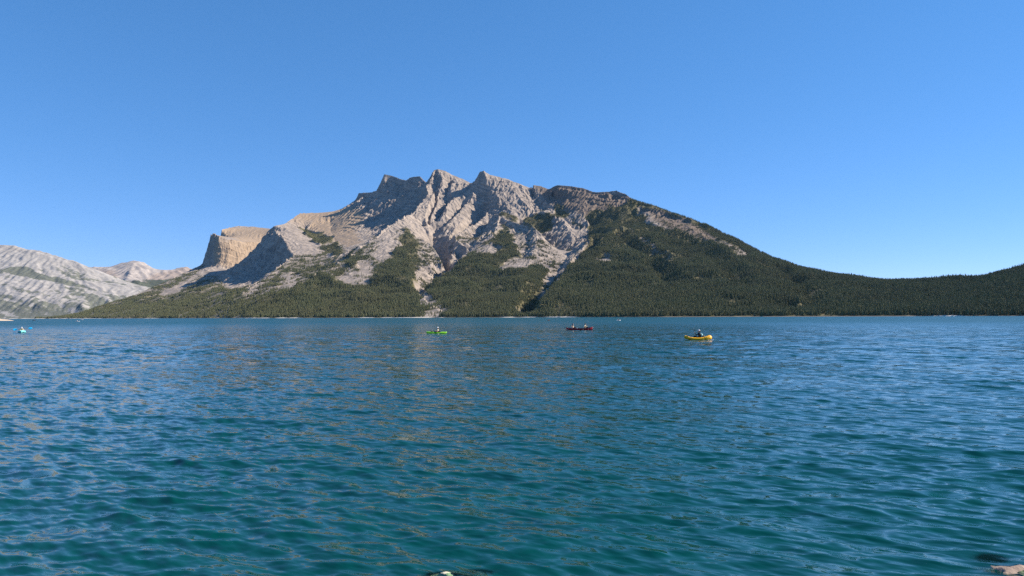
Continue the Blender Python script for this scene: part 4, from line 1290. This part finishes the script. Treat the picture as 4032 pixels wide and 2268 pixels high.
g0 = spot(1718.5, 1314.5)
rzg = math.pi + .06
kayak(tuple(g0), rzg, 2.72, .66, .30, M_LIME, 'lime green sit-in kayak with its bow to the left')
pg = world_of(g0, rzg, (-.24, 0, -.04))
hl, hr = np.array([.38, .30, .42]), np.array([.30, -.26, .26])
person(tuple(pg), rzg, 'person in a white hat and dark vest paddling the lime green kayak', lean=.10, head_yaw=.25, hands=(hl, hr), shaft=hl - hr, seat=.03,
       skin=M_SKIN, shirt=M_CREAM, hat='brim', hat_mat=M_WHITE, vest=M_MAROON, legs=M_DARK)
c = (hl + hr) / 2; d = (hl - hr) / np.linalg.norm(hl - hr)
ga, gb = world_of(pg, rzg, (.95, .72, .44)), world_of(pg, rzg, (-.30, -.78, .02))
paddle(ga, gb, 'black double paddle held across the lime green kayak', M_BLACK, M_BLACK, side=(0, 0, 1))
foam('splash', [(g0[0] - .9, g0[1] - .45, 14, .7, .12, .03), (g0[0] + .35, g0[1] - .62, 12, .25, .1, .03)], 'pale wake line along the lime green kayak', 2)

# ---- dark red canoe, bow to the right, two people
c0_ = spot(2281, 1299.4)
LC = 4.3
rzc = -.05
croot = empty('canoe', tuple(c0_), rzc, 'dark red canoe carrying two people with its bow to the right', 'canoe')
Rs, Ri = [], []
for i in range(31):
    u = i / 30; x = (u - .5) * LC; e = abs(2 * u - 1)
    w = .45 * max((1 - e ** 2.2) ** .75, .02)
    rim = .27 + (.25 if u > .5 else .14) * e ** 3.0
    kz = -.10 + .10 * e ** 6
    Rs.append([(x, w * s, z) for s, z in ((1.0, rim), (1.04, rim * .6), (.92, .08), (.55, kz), (0, kz - .02), (-.55, kz), (-.92, .08), (-1.04, rim * .6), (-1.0, rim))])
    wi = max(w - .02, .004)
    Ri.append([(x, wi * s, z) for s, z in ((1.0, rim), (1.0, rim * .6), (.88, .10), (.5, kz + .03), (0, kz + .02), (-.5, kz + .03), (-.88, .10), (-1.0, rim * .6), (-1.0, rim))])
mb = MB(); mb.rings(Rs, closed=False, cap0=False, cap1=False); mb.rings(Ri, closed=False, cap0=False, cap1=False)
mb.build('hull', M_RED, croot)
for s in (0, 8):
    MB().tube([(r[s][0], r[s][1], r[s][2] + .012) for r in Rs], .022, 6).build('gunwale', M_BLACK, croot)
MB().tube([(Rs[30][4][0] - .02, 0, -.02), (Rs[30][4][0] + .03, 0, .20), (Rs[30][4][0] + .02, 0, .53)], [.03, .035, .03], 8).build('bow_strip', M_PALERED, croot)
MB().tube([(Rs[0][4][0] - .32, 0, .42), (Rs[0][4][0] + .25, 0, .41)], [.02, .05], 8).build('stern_handle', M_BLACK, croot)
for xx in (-1.08, .92):
    MB().box((xx, 0, .18), (.26, .78, .03)).build('seat', M_WOOD, croot)
for xx in (-.1, 1.5):
    MB().box((xx, 0, .265), (.05, .84 if xx < 1 else .60, .025)).build('thwart', M_WOOD, croot)
# the stern paddler
ps = world_of(c0_, rzc, (-1.08, 0, .06))
h1, h2 = np.array([.42, -.18, .46]), np.array([.10, -.36, .62])
person(tuple(ps), rzc, 'person in a cream vest and dark sleeves in the stern of the canoe', lean=.05, twist=-.1, hands=((.44, .12, .30), (.02, -.30, .40)), shaft=(.5, .4, -.2), seat=.12,
       skin=M_SKIN, shirt=M_DARK, vest=M_CREAM, legs=M_DARK, hair=True, long_sleeves=False)
pa = world_of(ps, rzc, (.40, .20, .36)); pb = world_of(ps, rzc, (-1.45, -.62, -.10))
paddle(pb * 0 + pa, pb, 'white paddle trailing behind the stern of the dark red canoe', M_WHITEPL, M_WOOD, double=False, grip=True)
# the bow paddler
pw = world_of(c0_, rzc, (.92, 0, .06))
person(tuple(pw), rzc, 'person with long dark hair and cream top in the bow of the canoe', lean=.08, twist=-.25, hands=((.42, -.16, .62), (.08, -.36, .28)), shaft=(.5, .2, .6), seat=.12,
       skin=M_SKIN, shirt=M_CREAM, vest=M_OLIVE, legs=M_DARK, hair=True)
pa = world_of(pw, rzc, (.56, -.12, .72)); pb = world_of(pw, rzc, (-.62, -.72, -.22))
paddle(pa, pb, 'wooden paddle dipped beside the bow paddler of the dark red canoe', M_WOOD, M_WOOD, double=False, grip=True)
pk = world_of(c0_, rzc, (-.42, .05, .06))
broot = empty('dry_bag', tuple(pk), rzc + .3, 'pale blue and dark bag lying amidships in the dark red canoe', 'bag')
MB().tube([(-.02, -.22, .15), (0, 0, .17), (.02, .22, .15)], [.11, .15, .11], 12).build('bag_body', plain('pale_blue_fabric', (.50, .62, .80), .7), broot)
MB().tube([(-.24, -.18, .12), (-.22, .0, .14), (-.24, .18, .12)], [.09, .12, .09], 12).build('bag_pocket', M_DARK, broot)
MB().tube([(0, -.2, .30), (0, 0, .36), (0, .2, .30)], .014, 6).build('strap', M_BLACK, broot)
foam('splash', [(c0_[0] - 2.3, c0_[1] - .3, 16, .35, .15, .05), (c0_[0] - .2, c0_[1] - .48, 16, 1.7, .05, .012)], 'white splash behind the dark red canoe', 3)

# ---- yellow packraft, bow to the left
y0_ = spot(2750, 1338.5)
rzy = math.pi - .05
LR = 2.55
yroot = empty('packraft', tuple(y0_), rzy, 'yellow inflatable packraft with a fat rounded stern', 'packraft')
def ring_tube(n=40):
    P, Rr = [], []
    for k in range(n):
        a = 2 * math.pi * k / n
        x = LR * .5 * .86 * math.cos(a) * (1 + .08 * math.cos(a))
        y = .36 * math.copysign(abs(math.sin(a)) ** .75, math.sin(a))
        bow, stern = max(0, math.cos(a)) ** 3, max(0, -math.cos(a)) ** 1.7
        P.append(np.array([x, y,   .09 + .19 * bow + .13 * stern])); Rr.append(.135 + .005 * bow + .085 * stern)
    return P, Rr
P, Rr = ring_tube()
rings = []
for k in range(len(P)):
    t_ = P[(k + 1) % len(P)] - P[k - 1]; t_ /= np.linalg.norm(t_)
    u_ = np.array([0, 0, 1.0]); u_ -= t_ * (u_ @ t_); u_ /= np.linalg.norm(u_); v_ = np.cross(t_, u_)
    rings.append([P[k] + Rr[k] * (math.cos(q) * v_ + math.sin(q) * u_) for q in [2 * math.pi * j / 14 for j in range(14)]])
rings.append(rings[0])
MB().rings(rings, cap0=False, cap1=False).build('tube', M_YEL, yroot)
MB().rings([[(.72 * x_, y_ * .75, z_) for x_, y_ in ((1, -.2), (1, .2), (.6, .36), (-.7, .36), (-1, .2), (-1, -.2), (-.7, -.36), (.6, -.36))] for z_ in (.0, .03)]).build('floor', M_BLACK, yroot)
MB().tube([(-.40, -.24, .25), (-.46, 0, .34), (-.40, .24, .25)], [.10, .12, .10], 12).build('backrest', M_BLACK, yroot)
for (x_, s) in ((-.62, 1), (-.97, 1), (.85, 1), (1.08, 1)):
    k = min(range(len(P)), key=lambda j: abs(P[j][0] - x_) + (0 if P[j][1] * s > 0 else 9))
    q = P[k] + np.array([0, s * Rr[k] * .78, Rr[k] * .62])
    MB().ball(q, (.045, .03, .03), 10, 6).build('lash_patch', M_BLACK, yroot)
for x_ in (-.45, .72):
    k = min(range(len(P)), key=lambda j: abs(P[j][0] - x_) + (0 if P[j][1] > 0 else 9))
    t_ = P[(k + 1) % len(P)] - P[k - 1]; t_ /= np.linalg.norm(t_); u_ = np.array([0, 0, 1.0]); v_ = np.cross(t_, u_)
    MB().tube([P[k] + (Rr[k] + .004) * (math.cos(q) * v_ + math.sin(q) * u_) for q in np.linspace(-.3, 3.4, 14)], .012, 6).build('seam', plain('dark_yellow_seam', (.42, .20, .01), .6), yroot)
py_ = world_of(y0_, rzy, (-.14, 0, -.03))
hu, hd_ = np.array([.46, .02, .66]), np.array([.40, .16, .28])
person(tuple(py_), rzy, 'person in a pale hat and dark sleeves in the yellow packraft', lean=.12, head_yaw=-.1, hands=(hd_, hu), shaft=(0, 0, 1), seat=.08,
       skin=M_SKIN, shirt=M_DARK, legs=M_DARK, hat='brim', hat_mat=M_GREYHAT, vest=None, long_sleeves=True)
bp = empty('backpack', tuple(world_of(py_, rzy, (-.13, 0, .12))), rzy, 'pale aqua pack on the back of the packraft paddler', 'backpack')
MB().tube([(-.05, 0, .08), (-.075, 0, .22), (-.035, 0, .40), (.05, 0, .50)], [.085, .10, .10, .05], 14, flat=1.0).build('pack_body', M_MINT, bp)
for s in (-1, 1):
    MB().tube([(.03, s * .10, .50), (.16, s * .13, .42), (.17, s * .14, .22)], .016, 6).build('strap', M_BLACK, bp)
pa = world_of(py_, rzy, (.56, .02, 1.16)); pb = world_of(py_, rzy, (.44, .30, -.02))
paddle(pa, pb, 'dark paddle held upright in the yellow packraft', plain('navy_plastic', (.012, .035, .075), .4), M_BLACK, bl=.40, bw=.15, side=(.2, 1, 0))
foam('splash', [(y0_[0] + .75, y0_[1] - .62, 22, .5, .16, .025), (y0_[0] + 1.65, y0_[1] - .2, 5, .3, .1, .02)], 'pale ripples behind the yellow packraft', 4)

# ---- aqua inflatable kayak seen end on, paddler leaning
a0 = spot(85.5, 1309.0)
rza = -math.pi / 2 - .05 + math.atan2(a0[0], a0[1]) * -1
aroot = empty('inflatable_kayak', tuple(a0), rza, 'aqua inflatable kayak pointing at the camera near the left edge', 'kayak')
la = 3.0
for s in (-1, 1):
    MB().tube([((f - .5) * la, s * .38 * (1 - abs(2 * f - 1) ** 3.5), .12 + .16 * abs(2 * f - 1) ** 3) for f in np.linspace(0, 1, 17)], [.06 + .10 * (1 - abs(2 * f - 1) ** 5) for f in np.linspace(0, 1, 17)], 12).build('side_tube', M_CYAN, aroot)
MB().rings([[(x_ * la * .46, y_ * .3, z_) for x_, y_ in ((1, -.3), (1, .3), (.5, 1), (-.5, 1), (-1, .3), (-1, -.3), (-.5, -1), (.5, -1))] for z_ in (-.02, .08)]).build('floor', M_CYAN, aroot)
MB().rings([[(x_, y_ * f, z_) for y_, z_ in ((-.34, .12), (-.26, .30), (0, .36), (.26, .30), (.34, .12), (0, .0))] for x_, f in ((1.0, 1.0), (1.25, .85), (1.48, .45), (1.52, .15))]).build('spray_deck', M_CYAN, aroot)
MB().tube([(-.35, -.25, .2), (-.42, 0, .46), (-.35, .25, .2)], [.06, .08, .06], 10).build('backrest', M_BLACK, aroot)
pa_ = world_of(a0, rza, (-.15, 0, .05))
person(tuple(pa_), rza, 'person in a pale cap and cream shirt leaning forward in the aqua inflatable kayak', lean=.62, head_yaw=.2, hands=((.48, .34, .40), (.48, -.36, .34)), shaft=(0, 1, .06), seat=.02,
       skin=M_SKIN, shirt=M_CREAM, legs=M_CREAM, hat='cap', hat_mat=M_WHITE, vest=M_OLIVE)
pl, pr_ = world_of(pa_, rza, (.52, 1.38, .60)), world_of(pa_, rza, (.45, -1.12, .38))
paddle(pl, pr_, 'black shafted double paddle with bright blue blades across the aqua kayak', M_BLUEBLADE, M_BLACK, bl=.60, bw=.34, side=(0, 0, 1))

# ---- small boats far off
def far_boat(px, py, rz, L, W, H, mat, label, plabel, shirt, hat=None, vest=None, pad=None):
    p = spot(px, py)
    kayak(tuple(p), rz, L, W, H, mat, label, cat='boat', handles=None, lines=False)
    q = world_of(p, rz, (-.17, 0, 0))
    person(tuple(q), rz, plabel, lean=.1, hands=((.36, .32, .42), (.34, -.32, .34)), shaft=(0, 1, .1), seat=.05, shirt=shirt, legs=M_DARK, hat=hat, vest=vest, skin=M_SKIN2)
    if pad:
        paddle(world_of(q, rz, (.36, 1.05, .58)), world_of(q, rz, (.34, -1.05, .18)), pad, M_BLACK, M_BLACK, side=(0, 0, 1))
    return p
far_boat(2161, 1263.2, -1.9, 4.2, .90, .55, M_BLACK, 'dark boat far out in front of the centre beach', 'person in a maroon top in the dark boat far out', M_MAROON, vest=M_RED)
far_boat(2435, 1262.6, .35, 2.6, .66, .34, M_WHITEPL, 'white kayak far out right of the canoe', 'person in a maroon top in the white kayak right of the canoe', M_MAROON, hat='cap', pad='black paddle held over the white kayak right of the canoe')
far_boat(134, 1262.2, .6, 2.9, .80, .55, M_DARK, 'dark boat near the tip of the gravel bar', 'person in a red vest in the dark boat near the gravel bar', M_RED, vest=M_RED)
far_boat(305, 1266.6, .15, 2.9, .70, .36, M_WHITEPL, 'white kayak with a dark paddle left of the wooded point', 'person in a white shirt in the nearer white kayak on the left', M_WHITE, pad='black paddle held over the nearer white kayak on the left')
far_boat(322, 1260.0, .2, 3.6, .90, .50, M_WHITEPL, 'white boat close under the wooded point at the left', 'person in a cream shirt in the white boat under the point', M_CREAM)
# ------------------------------------------------------------------ thin mountain air
def haze_box(x0, x1, y0, y1, z0, z1, dens, col):
    V = [(x, y, z) for x in (x0, x1) for y in (y0, y1) for z in (z0, z1)]
    Q = [(0, 1, 3, 2), (4, 6, 7, 5), (0, 4, 5, 1), (2, 3, 7, 6), (0, 2, 6, 4), (1, 5, 7, 3)]
    me = mesh_np('haze', V, quads=Q, smooth=False)
    t = NT('haze_air')
    v = t.n('ShaderNodeVolumePrincipled')
    v.inputs['Color'].default_value = (*col, 1)
    v.inputs['Density'].default_value = dens
    t.l(v.outputs[0], t.out.inputs['Volume'])
    o = link('haze', me, mat=t.mat)
    tag(o, 'thin blue haze in the air between the camera and the far mountains', 'haze', kind='stuff')
    return o
haze_box(-13000, 4700, -400, 18500, -75, 1760, 4.8e-6, (.36, .60, 1.0))
